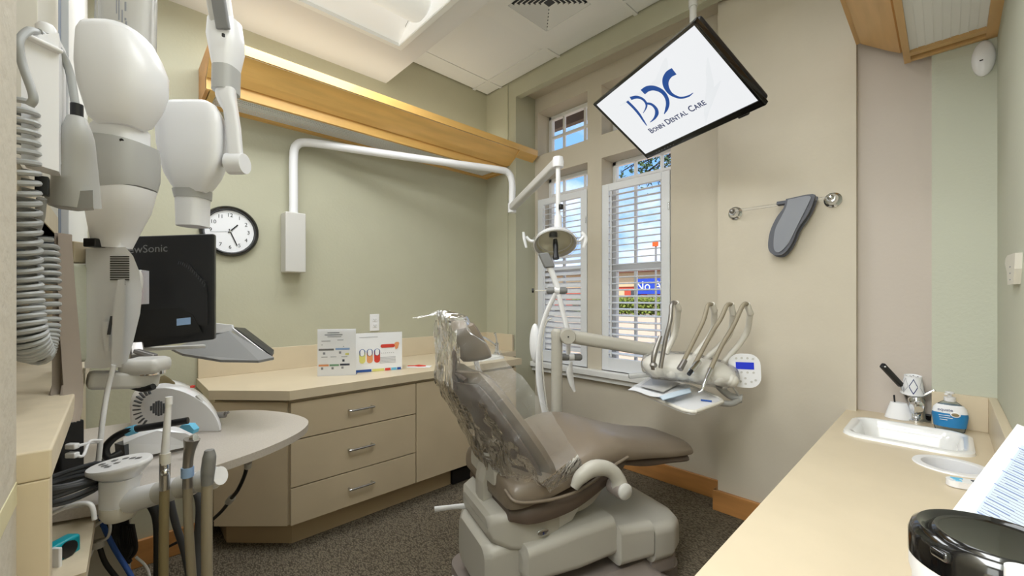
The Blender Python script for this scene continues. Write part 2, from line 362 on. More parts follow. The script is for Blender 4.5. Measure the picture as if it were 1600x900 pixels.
# window sill
MB().box((2.44, 1.15, .60), (XB + .14, 2.345, .64), .004).box((2.462, 1.17, .565), (XB, 2.345, .60), .003).build('trim_sill', 'trim_white', **S)

# ---------------------------------------------------------------- windows
def window(n, y0, y1, z0, z1, ymul, zmul):
    r = tag(bpy.data.objects.new('window_%d' % n, None), kind='structure'); COL.objects.link(r); r.location = (2.66, (y0 + y1) / 2, z0); BASE[r.name] = r.location.copy()
    x0, x1, f = 2.64, 2.68, .03
    b = MB().box((x0, y0, z0), (x1, y0 + f, z1), .003).box((x0, y1 - f, z0), (x1, y1, z1), .003).box((x0, y0, z0), (x1, y1, z0 + f), .003).box((x0, y0, z1 - f), (x1, y1, z1), .003)
    b.build('window_frame', 'trim_white', r)
    Y = [y0 + f] + [y for y in ymul] + [y1 - f]; Z = [z0 + f] + zmul + [z1 - f]
    for y in ymul: MB().box((x0 + .01, y - .009, z0 + f), (x1 - .01, y + .009, z1 - f)).build('muntin', 'trim_white', r)
    for z in zmul:
        h = .028 if abs(z - 1.37) < .01 else .009
        MB().box((x0 + .008, y0 + f, z - h), (x1 - .008, y1 - f, z + h)).build('muntin' if h < .02 else 'meeting_rail', 'trim_white', r)
    for i in range(len(Y) - 1):
        for j in range(len(Z) - 1): MB().box((2.662, Y[i], Z[j]), (2.665, Y[i + 1], Z[j + 1])).build('pane', 'glass', r)
window(1, 1.82, 2.316, 2.31, 2.667, [1.955, 2.165], [2.49])
window(2, 1.19, 1.698, 2.31, 2.667, [1.325, 1.54], [2.49])
window(3, 1.82, 2.316, .64, 2.145, [1.955, 2.165], [1.37, 2.01])
window(4, 1.19, 1.698, .64, 2.145, [1.325, 1.52], [1.37, 2.01])
def shutter(y0, y1, z0, z1, label, tilt):
    r = thing('window_shutter', label, 'shutter', (2.51, (y0 + y1) / 2, z0), group='window shutters')
    st = .056; x0, x1 = 2.497, 2.525; tr_ = .08
    for a, c in ((y0, y0 + st), (y1 - st, y1)): MB().box((x0, a, z0), (x1, c, z1), .003).build('stile', 'shutter_white', r)
    MB().box((x0, y0 + st, z0), (x1, y1 - st, z0 + .09), .003).build('rail', 'shutter_white', r)
    MB().box((x0, y0 + st, z1 - .05), (x1, y1 - st, z1), .003).build('rail', 'shutter_white', r)
    za, zb = z0 + .10, z1 - .06; n = 26; first = {}
    for i in range(n):
        z = za + (zb - za) * (i + .5) / n; a = tilt(i / n); key = round(a, 2)
        d = V((math.cos(a), 0, math.sin(a))); nn = V((-math.sin(a), 0, math.cos(a)))
        if key in first:
            zz, o = first[key]; c = o.copy(); COL.objects.link(c); c.location = V((0, 0, z - zz)); continue
        o = MB().obox((2.513, (y0 + y1) / 2, z), (.047, y1 - y0 - 2 * st - .002, .0075), d, (0, 1, 0), nn, .003, 1).build('slat', 'shutter_white', r); first[key] = (z, o)
    MB().box((2.478, y1 - st - .035, za), (2.486, y1 - st - .026, zb)).build('tilt_rod', 'shutter_white', r)
    MB().tube([(2.494, y0 + .006, z1 - .25), (2.494, y0 + .006, z1 - .2)], .004, 8).build('hinge', 'steel', r)
shutter(1.825, 2.312, .645, 1.95, 'white louvred shutter on the left window, slats nearly closed low down', lambda t: .95 if t < .45 else (.6 if t < .62 else .25))
shutter(1.195, 1.694, .645, 1.95, 'white louvred shutter on the right window with open slats', lambda t: .12)

# ---------------------------------------------------------------- wood valance lights
def valance(root, m, x0, x1, wall, sgn, sc=1, gx=(0, 1)):
    """profile along x; wall = y of wall, sgn = direction into the room"""
    Y = lambda d: wall + sgn * d
    prof = {'cap': [(.385, 2.30), (.404, 2.296), (.404, 2.342), (.385, 2.342)],
            'crown_board': [(.39, 2.296), (.30, 2.226), (.285, 2.236), (.372, 2.303)],
            'ledge': [(.30, 2.226), (.262, 2.20), (.245, 2.212), (.285, 2.238)],
            'fascia': [(.25, 2.215), (.25, 2.15), (.23, 2.15), (.23, 2.215)],
            'back_rail': [(.03, 2.16), (.03, 2.15), (.0, 2.15), (.0, 2.2)]}
    for n, pf in prof.items():
        MB().prism([(x0, Y(a), z) for a, z in pf], (x1 - x0, 0, 0)).build(n, m, root)
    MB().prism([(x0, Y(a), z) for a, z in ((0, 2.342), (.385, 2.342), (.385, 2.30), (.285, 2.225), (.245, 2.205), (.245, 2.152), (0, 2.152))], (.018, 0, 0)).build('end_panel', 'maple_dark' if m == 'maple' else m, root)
    MB().prism([(x1 - .018, Y(a), z) for a, z in ((0, 2.342), (.385, 2.342), (.385, 2.30), (.285, 2.225), (.245, 2.205), (.245, 2.152), (0, 2.152))], (.018, 0, 0)).build('end_panel', m, root)
    ga, gb = gx; MB().box((ga - .03, Y(.03), 2.152), (ga, Y(.23), 2.175)).build('cross_rail', m, root); MB().box((gb, Y(.03), 2.152), (gb + .03, Y(.23), 2.175)).build('cross_rail', m, root)
    g = MB(); rows = 9; y0 = .03; y1 = .23; wv = (y1 - y0) / rows; xx = ga; i = 0; st = .0085
    while xx < gb:
        for r in range(rows):
            o = st / 2 if r % 2 else 0
            ya = Y(y0 + r * wv); yb = Y(y0 + (r + 1) * wv)
            g.add([(xx + o, ya, 2.166), (xx + o + .0046, ya, 2.164), (xx + o + .0066, yb, 2.164), (xx + o + .002, yb, 2.166)], [[0, 1, 2, 3]])
        xx += st
    for r in range(rows + 1): g.box((ga, Y(y0 + r * wv) - .0012, 2.163), (gb, Y(y0 + r * wv) + .0012, 2.168))
    g.build('grille', 'trim_white', root, kind='stuff', label='perforated metal grille', fix=False)
    MB().box((ga, Y(.03), 2.21), (gb, Y(.23), 2.215)).build('slot_shade_sheet', 'dark_grey', root)  # dark sheet stands in for the shade inside, behind the slots
va = thing('light_valance', 'long golden maple light valance running along the green wall', 'light valance', (1.4, YA, 2.15), group='maple light valances')
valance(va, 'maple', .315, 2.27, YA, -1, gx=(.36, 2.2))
MB().prism([(2.27, YA - a, z) for a, z in ((.404, 2.342), (.404, 2.296), (.30, 2.226), (.27, 2.205), (.347, 2.342))], (.2, 0, 0)).build('crown_return', 'maple', va)
vb = thing('light_valance', 'maple light valance above the sink counter, wide perforated grille underneath', 'light valance', (1.7, YD, 2.12), group='maple light valances')
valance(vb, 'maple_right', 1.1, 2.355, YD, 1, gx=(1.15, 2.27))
for o in (vb,): o.location.z -= .035

# ---------------------------------------------------------------- wall cabinet A with counter
CZ = .735
cab = thing('base_cabinet', 'beige laminate base cabinet with angled left end under the green wall', 'cabinet', (1.2, 2.4, 0))
foot = [(.33, YA - .005), (.33, 2.30), (.575, 2.068), (2.0, 2.068), (2.0, YA - .005)]
MB().prism([(x, y, .118) for x, y in foot], (0, 0, .565)).build('carcass', 'laminate', cab)
MB().prism([(x, y, 0) for x, y in [(.38, YA - .01), (.38, 2.345), (.60, 2.125), (1.97, 2.125), (1.97, YA - .01)]], (0, 0, .118)).build('toe_kick', 'laminate_edge', cab)
MB().obox(((.33 + .575) / 2 - .006, (2.30 + 2.068) / 2 - .006, .40), (.33, .012, .56), V((.245, -.232, 0)).normalized(), V((.232, .245, 0)).normalized(), (0, 0, 1), .001).build('end_panel', 'laminate', cab)
for z0, z1 in ((.508, .675), (.292, .503), (.120, .287)):
    f = MB().box((.575, 2.048, z0), (1.213, 2.067, z1), .0015, 1).build('drawer', 'laminate', cab)
    zm = (z0 + z1) / 2 + .005
    MB().tube([(.838, 2.047, zm), (.838, 2.030, zm), (.842, 2.022, zm), (.95, 2.022, zm), (.954, 2.030, zm), (.954, 2.047, zm)], .0055, 10, k=3).build('handle', 'steel', f)
for xa, xb in ((1.218, 1.61), (1.615, 1.995)): MB().box((xa, 2.048, .120), (xb, 2.067, .675), .0015, 1).build('door', 'laminate', cab)
MB().box((1.50, 2.10, .004), (1.66, 2.124, .085), .003).build('kick_vent', 'black_matte', cab)
ct = thing('countertop', 'beige laminate counter with backsplash along the green wall', 'counter', (1.2, 2.4, CZ - .04))
sinkA = rrect(1.72, 2.13, 1.96, 2.46, .05)
MB().plate([(.305, YA), (.305, 2.295), (.565, 2.03), (2.03, 2.03), (2.03, 2.345), (2.28, 2.345), (2.272, YA)], [sinkA], CZ - .042, CZ).build('top', 'counter', ct)
MB().box((.31, YA - .02, CZ), (2.27, YA, CZ + .13), .002).build('backsplash', 'counter', ct)
MB().box((2.252, 2.36, CZ), (2.272, YA - .02, CZ + .13), .002).build('backsplash', 'counter', ct)
def basin(root, x0, y0, x1, y1, z, depth, m='porcelain'):
    ro = .05; rings = []
    for ins, zz in ((-.028, z), (-.026, z + .008), (-.014, z + .013), (0, z + .008), (.012, z - .02), (.03, z - depth * .9), (.06, z - depth)):
        rings.append([V((p[0], p[1], zz)) for p in rrect(x0 + ins, y0 + ins, x1 - ins, y1 - ins, max(.01, ro - ins * .4))])
    MB().loft(rings, cap=False).add(rings[-1], [list(range(len(rings[-1])))]).build('bowl', m, root)
    MB().lathe([(.001, 0), (.02, 0), (.022, -.004)], ((x0 + x1) / 2, (y0 + y1) / 2, z - depth + .004)).build('drain', 'steel', root)
sk = thing('sink', 'small white sink in the long counter behind the dental chair', 'sink', (1.84, 2.3, CZ - .1)); basin(sk, 1.73, 2.14, 1.95, 2.45, CZ, .1)
fa = thing('faucet', 'chrome gooseneck tap at the sink behind the headrest', 'faucet', (2.04, 2.3, CZ))
c = V((2.04, 2.30, CZ))
MB().lathe([(.026, 0), (.026, .01), (.014, .02), (.013, .07), (.016, .08), (.005, .09)], c).build('body', 'chrome', fa)
MB().tube([c + V((0, 0, .06)), c + V((-.06, .0, .10)), c + V((-.13, 0, .135)), c + V((-.16, 0, .12))], .007, 10).build('spout', 'chrome', fa)
MB().tube([c + V((0, 0, .085)), c + V((-.005, 0, .12)), c + V((-.02, 0, .16))], [.007, .005, .009], 10).build('lever', 'chrome', fa)

# small things on counter A
sg = thing('sign_holder', 'upright acrylic stand holding a white printed treatment sheet', 'sign', (.865, 2.265, CZ))
P0 = V((.779, 2.313, CZ)); P1 = V((.942, 2.209, CZ)); X = (P1 - P0).normalized(); NN = V((X.y, -X.x, 0)); UP = V((0, 0, 1)); SW = (P1 - P0).length; SH = .25
MB().obox(P0 + X * SW / 2 + UP * SH / 2, (SW, .004, SH), X, NN, UP).build('sheet', 'paper', sg)
MB().obox(P0 + X * SW / 2 + UP * SH / 2 + NN * .004, (SW + .004, .002, SH + .004), X, NN, UP).build('cover', 'glass', sg)
MB().obox(P0 + X * SW / 2 + UP * .002 - NN * .03, (SW, .07, .003), X, NN, UP).build('foot', 'clear_acrylic', sg)
def print_(root, P0, X, NN, items, mats, name='print', off=.0032):
    b = MB()
    for mi, a, c, e, f in items:
        b.mi = mi; b.obox(P0 + X * (a + c) / 2 + UP * (e + f) / 2 + NN * off, (abs(c - a), .0006, abs(f - e)), X, NN, UP)
    return b.build(name, mats, root)
it = []
for a, c, z, mi in ((.006, .082, .136, 0), (.09, .162, .138, 1), (.006, .056, .052, 2), (.06, .108, .052, 3), (.113, .162, .054, 4)): it.append((mi, a, c, z, z + .010))
for a, z, w_ in ((.05, .228, .06), (.036, .217, .09), (.05, .208, .07), (.02, .185, .045), (.1, .19, .03), (.02, .10, .03), (.065, .10, .03), (.12, .10, .03), (.02, .165, .006), (.128, .155, .006)): it.append((5, a, a + w_, z, z + (.005 if z > .21 and z < .23 else .003)))
for a, z in ((.028, .115), (.108, .118), (.018, .035), (.07, .035), (.12, .037), (.125, .075)): it.append((4 if z == .075 else 5, a, a + .011, z, z + .012))
it.append((6, .14, .158, .11, .12))
print_(sg, P0, X, NN, it, ['mid_grey', 'blue_print', 'orange_print', 'green_print', 'print_dark', 'print_grey', 'yellow_print'])
cl = thing('flip_chart', 'white flip chart with three coloured tooth pictures and a tabbed lower edge', 'flip chart', (1.09, 2.24, CZ))
P0 = V((.966, 2.272, CZ)); P1 = V((1.213, 2.202, CZ)); X = (P1 - P0).normalized(); NN = V((X.y, -X.x, 0)); W_ = (P1 - P0).length
tilt = (UP - NN * .12).normalized()
MB().obox(P0 + X * W_ / 2 + UP * .112, (W_, .005, .215), X, NN, UP).build('page', 'paper', cl)
MB().obox(P0 + X * W_ / 2 + UP * .11 - NN * .05, (W_, .003, .21), X, (NN + UP * .3).normalized(), (UP - NN * .3).normalized()).build('easel_back', 'paper', cl)
b = MB()
for k in range(26): b.cyl(P0 + X * (.006 + k * .0095) + UP * .222 + NN * .004, P0 + X * (.006 + k * .0095) + UP * .222 - NN * .004, .0017, n=6)
b.build('binding_rings', 'steel', cl)
it = [(0, .0, .085, .001, .015), (1, .09, .155, .001, .015), (2, .16, .19, .001, .015), (3, .195, .225, .001, .015), (0, .228, .25, .001, .015), (4, .02, .12, .195, .197)]
for k in range(7): it.append((4, .14 + k * .011, .143 + k * .011, .10, .104))
for k in range(5): it.append((4, .13, .22, .045 + k * .008, .0465 + k * .008))
print_(cl, P0, X, NN, it, ['deep_blue', 'yellow_print', 'red_print', 'sky_print', 'print_grey'], off=.0034)
b = MB()
for k, mi in ((0, 0), (1, 1), (2, 2)):
    cc = P0 + X * (.036 + k * .04) + NN * .0035
    for rad, z0, z1, m_, o in ((.0165, .066, .105, mi, 0), (.0165, .105, .113, 3, 0), (.011, .102, .116, 4, .0006)):
        b.mi = m_; pts = [cc + NN * o + X * rad * math.cos(a) + UP * ((z1 if math.sin(a) > 0 else z0) + rad * math.sin(a)) for a in [2 * PI * j / 20 for j in range(20)]]
        b.prism(pts, NN * .0006)
b.mi = 2; cc = P0 + X * .175 + UP * .142 + NN * .0035; b.prism([cc + X * (.03 * (1 if math.cos(a) > 0 else -1) + .010 * math.cos(a)) + UP * .010 * math.sin(a) for a in [2 * PI * j / 20 for j in range(20)]], NN * .0006)
b.mi = 1; b.prism([P0 + NN * .0035 + X * x + UP * z for x, z in ((.212, .155), (.218, .12), (.232, .125), (.24, .155), (.235, .162), (.222, .162))], NN * .0006)
b.build('pictures', ['yellow_print', 'orange_print', 'red_print', 'deep_blue', 'paper'], cl)
pc = at(655, 573, z=CZ); lf = thing('leaflet', 'small white card with a red ribbon lying right of the flip chart', 'card', pc)
MB().obox(pc + UP * .001, (.14, .07, .001), RT, FW, UP).build('card', 'paper', lf)
MB().tube([pc + RT * a + FW * b_ + UP * .005 for a, b_ in ((-.07, .0), (-.03, .005), (0, -.005), (.04, .004))], [.003, .003, .009, .003], 8, ratio=.4).build('ribbon', 'red_print', lf)

# outlet, clock
ot = thing('wall_outlet', 'white double power outlet on the green wall above the flip chart', 'outlet', (1.275, YA, .93))
oc = V((1.275, YA, .985)); MB().box(oc + V((-.034, -.006, -.057)), oc + V((.034, 0, .057)), .003).build('plate', 'white_plastic', ot)
for dz in (-.02, .02):
    r = MB().box(oc + V((-.015, -.009, dz - .012)), oc + V((.015, -.005, dz + .012)), .004).build('receptacle', 'white_plastic', ot)
    MB().box(oc + V((-.008, -.0097, dz - .002)), oc + V((-.006, -.0088, dz + .006))).box(oc + V((.006, -.0097, dz - .002)), oc + V((.008, -.0088, dz + .006))).box(oc + V((-.0025, -.0097, dz - .01)), oc + V((.0025, -.0088, dz - .006))).build('slot', 'black_matte', r)
ck = thing('wall_clock', 'round black-rimmed wall clock with white face behind the monitor', 'clock', (.45, YA, 1.38))
cc = V((.45, YA, 1.512)); YN = V((0, -1, 0))
MB().lathe([(.115, 0), (.134, 0), (.137, .01), (.133, .025), (.124, .030), (.117, .024), (.114, .012), (.110, .010)], cc, YN, 48).build('rim', 'black_gloss', ck)
MB().lathe([(.001, 0), (.116, 0), (.116, .011), (.001, .011)], cc, YN, 48).build('face', 'paper', ck)
XD = V((1, 0, 0))
for h in range(1, 13):
    a = PI / 2 - h * PI / 6; text(str(h), .028, cc + XD * .086 * math.cos(a) + UP * .086 * math.sin(a) + YN * .0118, XD, UP, 'black_matte', ck, 'numeral')
for nm, ang, L, wd in (('hour_hand', 43, .052, .006), ('minute_hand', 157, .082, .005), ('second_hand', 263, .09, .0012)):
    a = math.radians(90 - ang); d = XD * math.cos(a) + UP * math.sin(a); MB().bar(cc + YN * .0145 - d * .012, cc + YN * .0145 + d * L, .001, wd, up=YN.cross(d)).build(nm, 'black_matte' if wd > .002 else 'print_grey', ck)
MB().cyl(cc + YN * .012, cc + YN * .018, .005).build('hub', 'steel', ck)

# ---------------------------------------------------------------- dental lamp on wall arm
la = thing('dental_lamp', 'wall-mounted dental lamp on a long white tube arm with clear shielded head', 'dental lamp', (.76, YA, 1.31))
MB().box((.70, 2.595, 1.30), (.81, YA, 1.645), .006).build('wall_box', 'light_grey', la)
a0 = V((.755, 2.64, 1.62)); e = V((2.06, 2.16, 2.0))
MB().tube([(.755, 2.64, 1.63), (.755, 2.64, 1.80), (.755, 2.64, 1.97), (.77, 2.635, 2.045), (.84, 2.61, 2.072), (1.1, 2.515, 2.068), (1.6, 2.33, 2.062), (1.95, 2.20, 2.06), (2.035, 2.17, 2.045), (2.062, 2.16, 1.98), (2.062, 2.16, 1.86), (2.062, 2.16, 1.78)], .024, 16, k=5).build('arm_tube', 'white_plastic', la)
j0 = V((2.062, 2.16, 1.80)); j1 = at(872, 253, d=2.3)
MB().cyl((2.062, 2.16, 1.765), (2.062, 2.16, 1.83), .03).build('pivot', 'white_plastic', la)
MB().bar(j0, j1, .05, .05, bev=.012).build('spring_arm', 'light_grey', la)
MB().lathe([(.03, -.03), (.032, 0), (.028, .025), (.01, .03)], j1 + UP * .0).build('elbow', 'white_plastic', la)
j2 = V((j1.x, j1.y, at(869, 365, d=2.3).z))
MB().cyl(j1, j2 + UP * .1, .013).cyl(j2 + UP * .1, j2, .02, .024).build('drop_rod', 'white_plastic', la)
MB().box(j2 + V((-.012, -.03, .13)), j2 + V((.012, -.012, .16)), .005).build('knob', 'black_plastic', la)
hc = at(867, 377, d=2.25)
hx_ = (FW * .55 + UP * .83).normalized(); hv_ = RT.cross(hx_).normalized()      # back direction of the head, its upward edge direction
if hv_.z < 0: hv_ = -hv_
b = MB(); b.lathe([(.02, .035), (.07, .03), (.105, .008), (.118, -.02), (.112, -.024), (.10, -.006), (.068, .022), (.02, .027)], hc, hx_, 40); b.build('head_shell', 'white_plastic', la)
MB().lathe([(.01, .026), (.06, .02), (.092, .002), (.10, -.012)], hc, hx_, 36, cap=False).build('reflector', 'reflector', la)
MB().lathe([(.001, -.03), (.06, -.03), (.11, -.024), (.118, -.018)], hc, hx_, 36, cap=False).build('shield', 'clear_acrylic', la)
MB().tube([hc - hx_ * .02 + RT * .122 * math.cos(t) + hv_ * .122 * math.sin(t) for t in [2 * PI * k / 20 for k in range(21)]], .005, 8, k=2).build('rim_bar', 'clear_acrylic', la)
for s in (-1, 1):
    MB().tube([hc + RT * s * .11, hc + RT * s * .135 + UP * .004, hc + RT * s * .155 + UP * .025], .008, 8).build('handle_stem', 'white_plastic', la)
    MB().tube([hc + RT * s * (.145 if s > 0 else .17) + UP * .05, hc + RT * s * .166 + UP * .015, hc + RT * s * .155 - UP * .035], [.008, .011, .008], 10, ratio=.5).build('handle', 'white_plastic', la)
g0 = hc - hx_ * .03
MB().tube([g0 + UP * .03, g0 - FW * .015 + UP * .0, g0 - FW * .03 - UP * .04, g0 - FW * .04 - UP * .075], [.012, .015, .013, .018], 12).cyl(g0 + UP * .045 - RT * .01, g0 + UP * .07 - RT * .01, .022).build('front_grip', 'black_plastic', la)

# ---------------------------------------------------------------- arm with joints by the window
am = thing('utility_arm', 'white jointed instrument arm with grey knobs in front of the left shutter', 'arm', at(850, 655, d=2.2) - UP * .3)
D = 2.2; A = lambda u, v, d=D: at(u, v, d=d)
MB().tube([A(858, 700), A(852, 650), A(843, 600), A(842, 545), A(850, 500), A(868, 458)], [.02, .018, .022, .018, .017, .016], 12, ratio=.6).build('left_limb', 'white_plastic', am)
MB().tube([A(860, 672), A(850, 600), A(847, 540), A(853, 505), A(862, 497)], .004, 8).build('hose', 'cream_plastic', am)
MB().tube([A(873, 460), A(880, 490), A(887, 520), A(888, 560)], [.017, .016, .018, .014], 12, ratio=.7).build('right_limb', 'white_plastic', am)
for (u, v) in ((870, 454), (893, 558)):
    MB().cyl(A(u - 4, v), A(u + 4, v), .019).build('joint', 'white_plastic', am)
    for s in (-1, 1): MB().lathe([(.006, .014), (.018, .016), (.019, .045), (.012, .055), (.001, .056)], A(u, v), RT * s).build('knob', 'mid_grey', am)
MB().tube([A(852, 405), A(862, 425), A(872, 452)], [.018, .016, .016], 12).build('upper_limb', 'white_plastic', am)
MB().obox(A(854, 407), (.055, .05, .085), (RT + UP * .1).normalized(), FW, (UP - RT * .45).normalized(), .008).build('bracket', 'mid_grey', am)
MB().tube([A(893, 565), A(890, 580), A(893, 598), A(898, 612)], [.008, .026, .02, .008], 10, ratio=.5).build('handpiece', 'white_plastic', am)
MB().sphere(A(836, 536, 2.23), (.03, .03, .105)).build('shield', 'white_plastic', am)
MB().tube([A(831, 454), A(834, 454)], .012, 8).build('button', 'black_plastic', am)
MB().tube([A(836, 454), A(846, 454), A(856, 454)], .003, 6).build('wire', 'cream_plastic', am)

# ---------------------------------------------------------------- dental chair (local frame: +x to the feet, +z up)
TH = math.radians(-18); CO = V((1.2, 1.17, 0))
ch = thing('dental_chair', 'taupe upholstered reclining dental chair in the middle of the room', 'dental chair', CO, (0, 0, TH), local=True)
def ss(t): t = max(0, min(1, t)); return t * t * (3 - 2 * t)
def back_pt(t, w, th):
    x = lerpl([-.115, -.165, -.215, -.265, -.315], t); z = lerpl([.50, .60, .695, .79, .885], t)
    W = lerpl([.225, .262, .268, .262, .24, .21, .15], t); y = w * W
    f = .125 * abs(w) ** 2.3 * (1 - .55 * t)
    nx, nz = .88, .47
    return V((x + (f + th) * nx, y, z + (f * .4 + th) * nz - .02 * (1 - t) * w * w))
def back_loft(thk, off=0, t0=0, t1=1, n=13, ws=1.0):
    R = []; m = 16
    for i in range(n):
        t = t0 + (t1 - t0) * i / (n - 1); e = math.sqrt(max(0, 1 - (2 * i / (n - 1) - 1) ** 8)) * .85 + .15
        ring = [back_pt(t, ws * (-1 + 2 * j / m) , off + thk * e * (1 - abs(-1 + 2 * j / m) ** 4 * .75)) for j in range(m + 1)]
        ring += [back_pt(t, ws * (1 - 2 * j / m), off) for j in range(m + 1)]
        R.append(ring)
    return R
MB().loft(back_loft(.075)).build('backrest', 'upholstery', ch)
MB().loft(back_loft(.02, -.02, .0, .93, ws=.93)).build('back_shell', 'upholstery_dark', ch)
# headrest
R = []
for i in range(11):
    t = i / 10; e = math.sqrt(max(0, 1 - (2 * t - 1) ** 6)); ring = []
    for j in range(20):
        a = 2 * PI * j / 20; w_ = math.cos(a); q = math.sin(a)
        x = -.235 - .085 * t; z = .915 + .145 * t
        ring.append(V((x + (.03 * q * e + .035 * abs(w_) ** 2) , w_ * (.06 + .075 * e), z + .02 * q * e + .012 * abs(w_))))
    R.append(ring)
MB().loft(R).build('headrest', 'upholstery', ch)
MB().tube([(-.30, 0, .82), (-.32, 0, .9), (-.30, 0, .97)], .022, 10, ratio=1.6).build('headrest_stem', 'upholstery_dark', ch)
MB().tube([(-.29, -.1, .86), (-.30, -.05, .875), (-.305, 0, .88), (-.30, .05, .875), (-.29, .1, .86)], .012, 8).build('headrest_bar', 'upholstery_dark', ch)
# seat and legrest, one long cushion
def cushion(stations, n=24, pw=3.2):
    R = []
    for x, zc, hw, hh in stations:
        ring = []
        for j in range(n):
            a = 2 * PI * j / n; c_, s_ = math.cos(a), math.sin(a)
            ring.append(V((x, math.copysign(abs(c_) ** (2 / pw), c_) * hw, zc + math.copysign(abs(s_) ** (2 / pw), s_) * hh - .02 * abs(c_) ** 4)))
        R.append(ring)
    return R
def smooth_st(st, k=5): return [tuple(p) for p in spline4(st, k)]
def spline4(st, k):
    A_ = [V((s[0], s[1], 0)) for s in st]; B_ = [V((s[2], s[3], 0)) for s in st]; a = spline(A_, k); b_ = spline(B_, k); return [(p.x, p.y, max(q.x, .004), max(q.y, .004)) for p, q in zip(a, b_)]
MB().loft(cushion(smooth_st([(-.19, .47, .15, .02), (-.175, .48, .23, .055), (-.08, .50, .255, .062), (.05, .535, .262, .062), (.16, .568, .262, .060), (.26, .575, .255, .052), (.36, .555, .235, .042), (.50, .522, .20, .032), (.60, .502, .185, .028), (.72, .486, .17, .024), (.765, .480, .15, .018), (.775, .478, .1, .01)]))).build('seat_cushion', 'upholstery', ch)
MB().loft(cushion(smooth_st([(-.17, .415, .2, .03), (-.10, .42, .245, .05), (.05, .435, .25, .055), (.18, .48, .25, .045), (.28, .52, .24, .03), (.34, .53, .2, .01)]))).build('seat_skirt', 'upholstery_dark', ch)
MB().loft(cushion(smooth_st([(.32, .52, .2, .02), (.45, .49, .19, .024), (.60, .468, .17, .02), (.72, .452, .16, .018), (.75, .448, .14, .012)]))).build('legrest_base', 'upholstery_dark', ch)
MB().tube([(-.19, -.2, .50), (-.17, -.245, .475), (-.08, -.262, .465), (.04, -.268, .47), (.14, -.268, .50), (.22, -.264, .532), (.30, -.252, .548)], .006, 8).build('piping', 'upholstery', ch)
MB().loft(cushion([(-.195, .52, .12, .045), (-.18, .52, .125, .05), (-.17, .52, .12, .045)])).build('lumbar_plate', 'chair_plastic', ch)
MB().loft(cushion(smooth_st([(-.10, .35, .1, .06), (.05, .37, .16, .06), (.2, .40, .17, .06), (.32, .46, .12, .03)]))).build('seat_pan', 'chair_plastic', ch)
# armrest
MB().tube([(.03, -.29, .50), (.055, -.295, .535), (.105, -.30, .557), (.165, -.305, .545), (.20, -.31, .51), (.212, -.31, .472)], [.013, .022, .025, .022, .022, .027], 14, ratio=1.2, up=(0, 1, 0)).build('armrest', 'chair_plastic', ch)
MB().lathe([(.001, 0), (.027, 0), (.029, .010), (.024, .016), (.001, .018)], (.212, -.33, .47), (0, -1, 0)).build('armrest_cap', 'light_grey', ch)
MB().lathe([(.031, 0), (.033, .05), (.028, .06), (.001, .06)], (.212, -.272, .47), (0, -1, 0)).build('armrest_hub', 'chair_base', ch)
# back bracket, rear housing
b = MB(); b.loft([[V((x + dx, y, z)) for dx, y in ((-.03, -.04), (-.035, 0), (-.03, .04), (.03, .045), (.03, -.045))] for x, z in ((-.165, .30), (-.175, .38), (-.175, .46), (-.16, .53), (-.13, .60))], smooth=False); b.build('back_bracket', 'chair_plastic', ch)
b = MB(); rings = []
for x, z0, z1, hw in ((-.225, .315, .37, .13), (-.215, .295, .39, .16), (-.16, .27, .405, .19), (-.06, .255, .405, .215), (0.02, .275, .39, .205), (.04, .295, .38, .19)):
    rings.append([V((x, p[0], p[1])) for p in rrect(-hw, z0, hw, z1, .028)])
b.loft(rings); b.build('rear_housing', 'chair_plastic', ch)
MB().loft([[V((x, p[0], p[1])) for p in rrect(-hw, z0, hw, z1, .02)] for x, z0, z1, hw in ((.02, .30, .42, .20), (.08, .30, .42, .19), (.16, .36, .42, .16), (.2, .4, .42, .12))]).build('side_gusset', 'light_grey', ch)
b = MB().sphere((-.055, -.226, .335), (.022, .003, .012)); b.build('badge', 'steel', ch); text('a', .018, (-.055, -.2295, .335), (1, 0, 0), (0, 0, 1), 'navy', ch, 'badge_mark')
# covers and base
def slab(name, m, sts, r=.04):
    MB().loft([[V((x, yc + p[0], p[1])) for p in rrect(-hw, z0, hw, z1, min(r, (z1 - z0) * .45, hw * .9))] for x, z0, z1, hw, yc in sts]).build(name, m, ch)
slab('lift_column', 'chair_plastic', [(-.24, .10, .27, .14, 0), (-.22, .08, .29, .17, 0), (-.12, .05, .31, .185, 0), (.0, .05, .31, .19, 0)])
slab('lift_cover', 'chair_plastic', [(-.13, .20, .27, .2, -.02), (-.12, .175, .30, .225, -.02), (.08, .175, .325, .235, -.02), (.24, .185, .33, .235, -.02), (.25, .20, .31, .23, -.02)], .03)
slab('middle_cover', 'chair_plastic', [(.245, .17, .27, .245, -.01), (.25, .15, .30, .265, -.01), (.40, .15, .29, .275, -.01), (.41, .17, .26, .26, -.01)], .03)
slab('foot_cover', 'chair_plastic', [(.405, .13, .24, .26, 0), (.41, .12, .27, .28, 0), (.50, .12, .265, .285, 0), (.58, .12, .25, .24, 0), (.63, .13, .23, .16, 0), (.645, .15, .2, .08, 0)], .035)
slab('foot_cover_skirt', 'chair_base', [(.41, .06, .13, .26, 0), (.52, .06, .13, .27, 0), (.58, .06, .13, .22, 0), (.62, .07, .12, .14, 0)], .02)
MB().plate(rrect(-.26, -.24, .62, .24, .08, 6), [], .0, .05).build('base_plate', 'chair_base', ch)
MB().loft([[V((p[0], p[1], z)) for p in rrect(-.1 + i, -.36 + i, .52 - i, .2, .05)] for z, i in ((.002, 0), (.03, .0), (.07, .06), (.13, .11))]).build('base_flare', 'chair_base', ch)
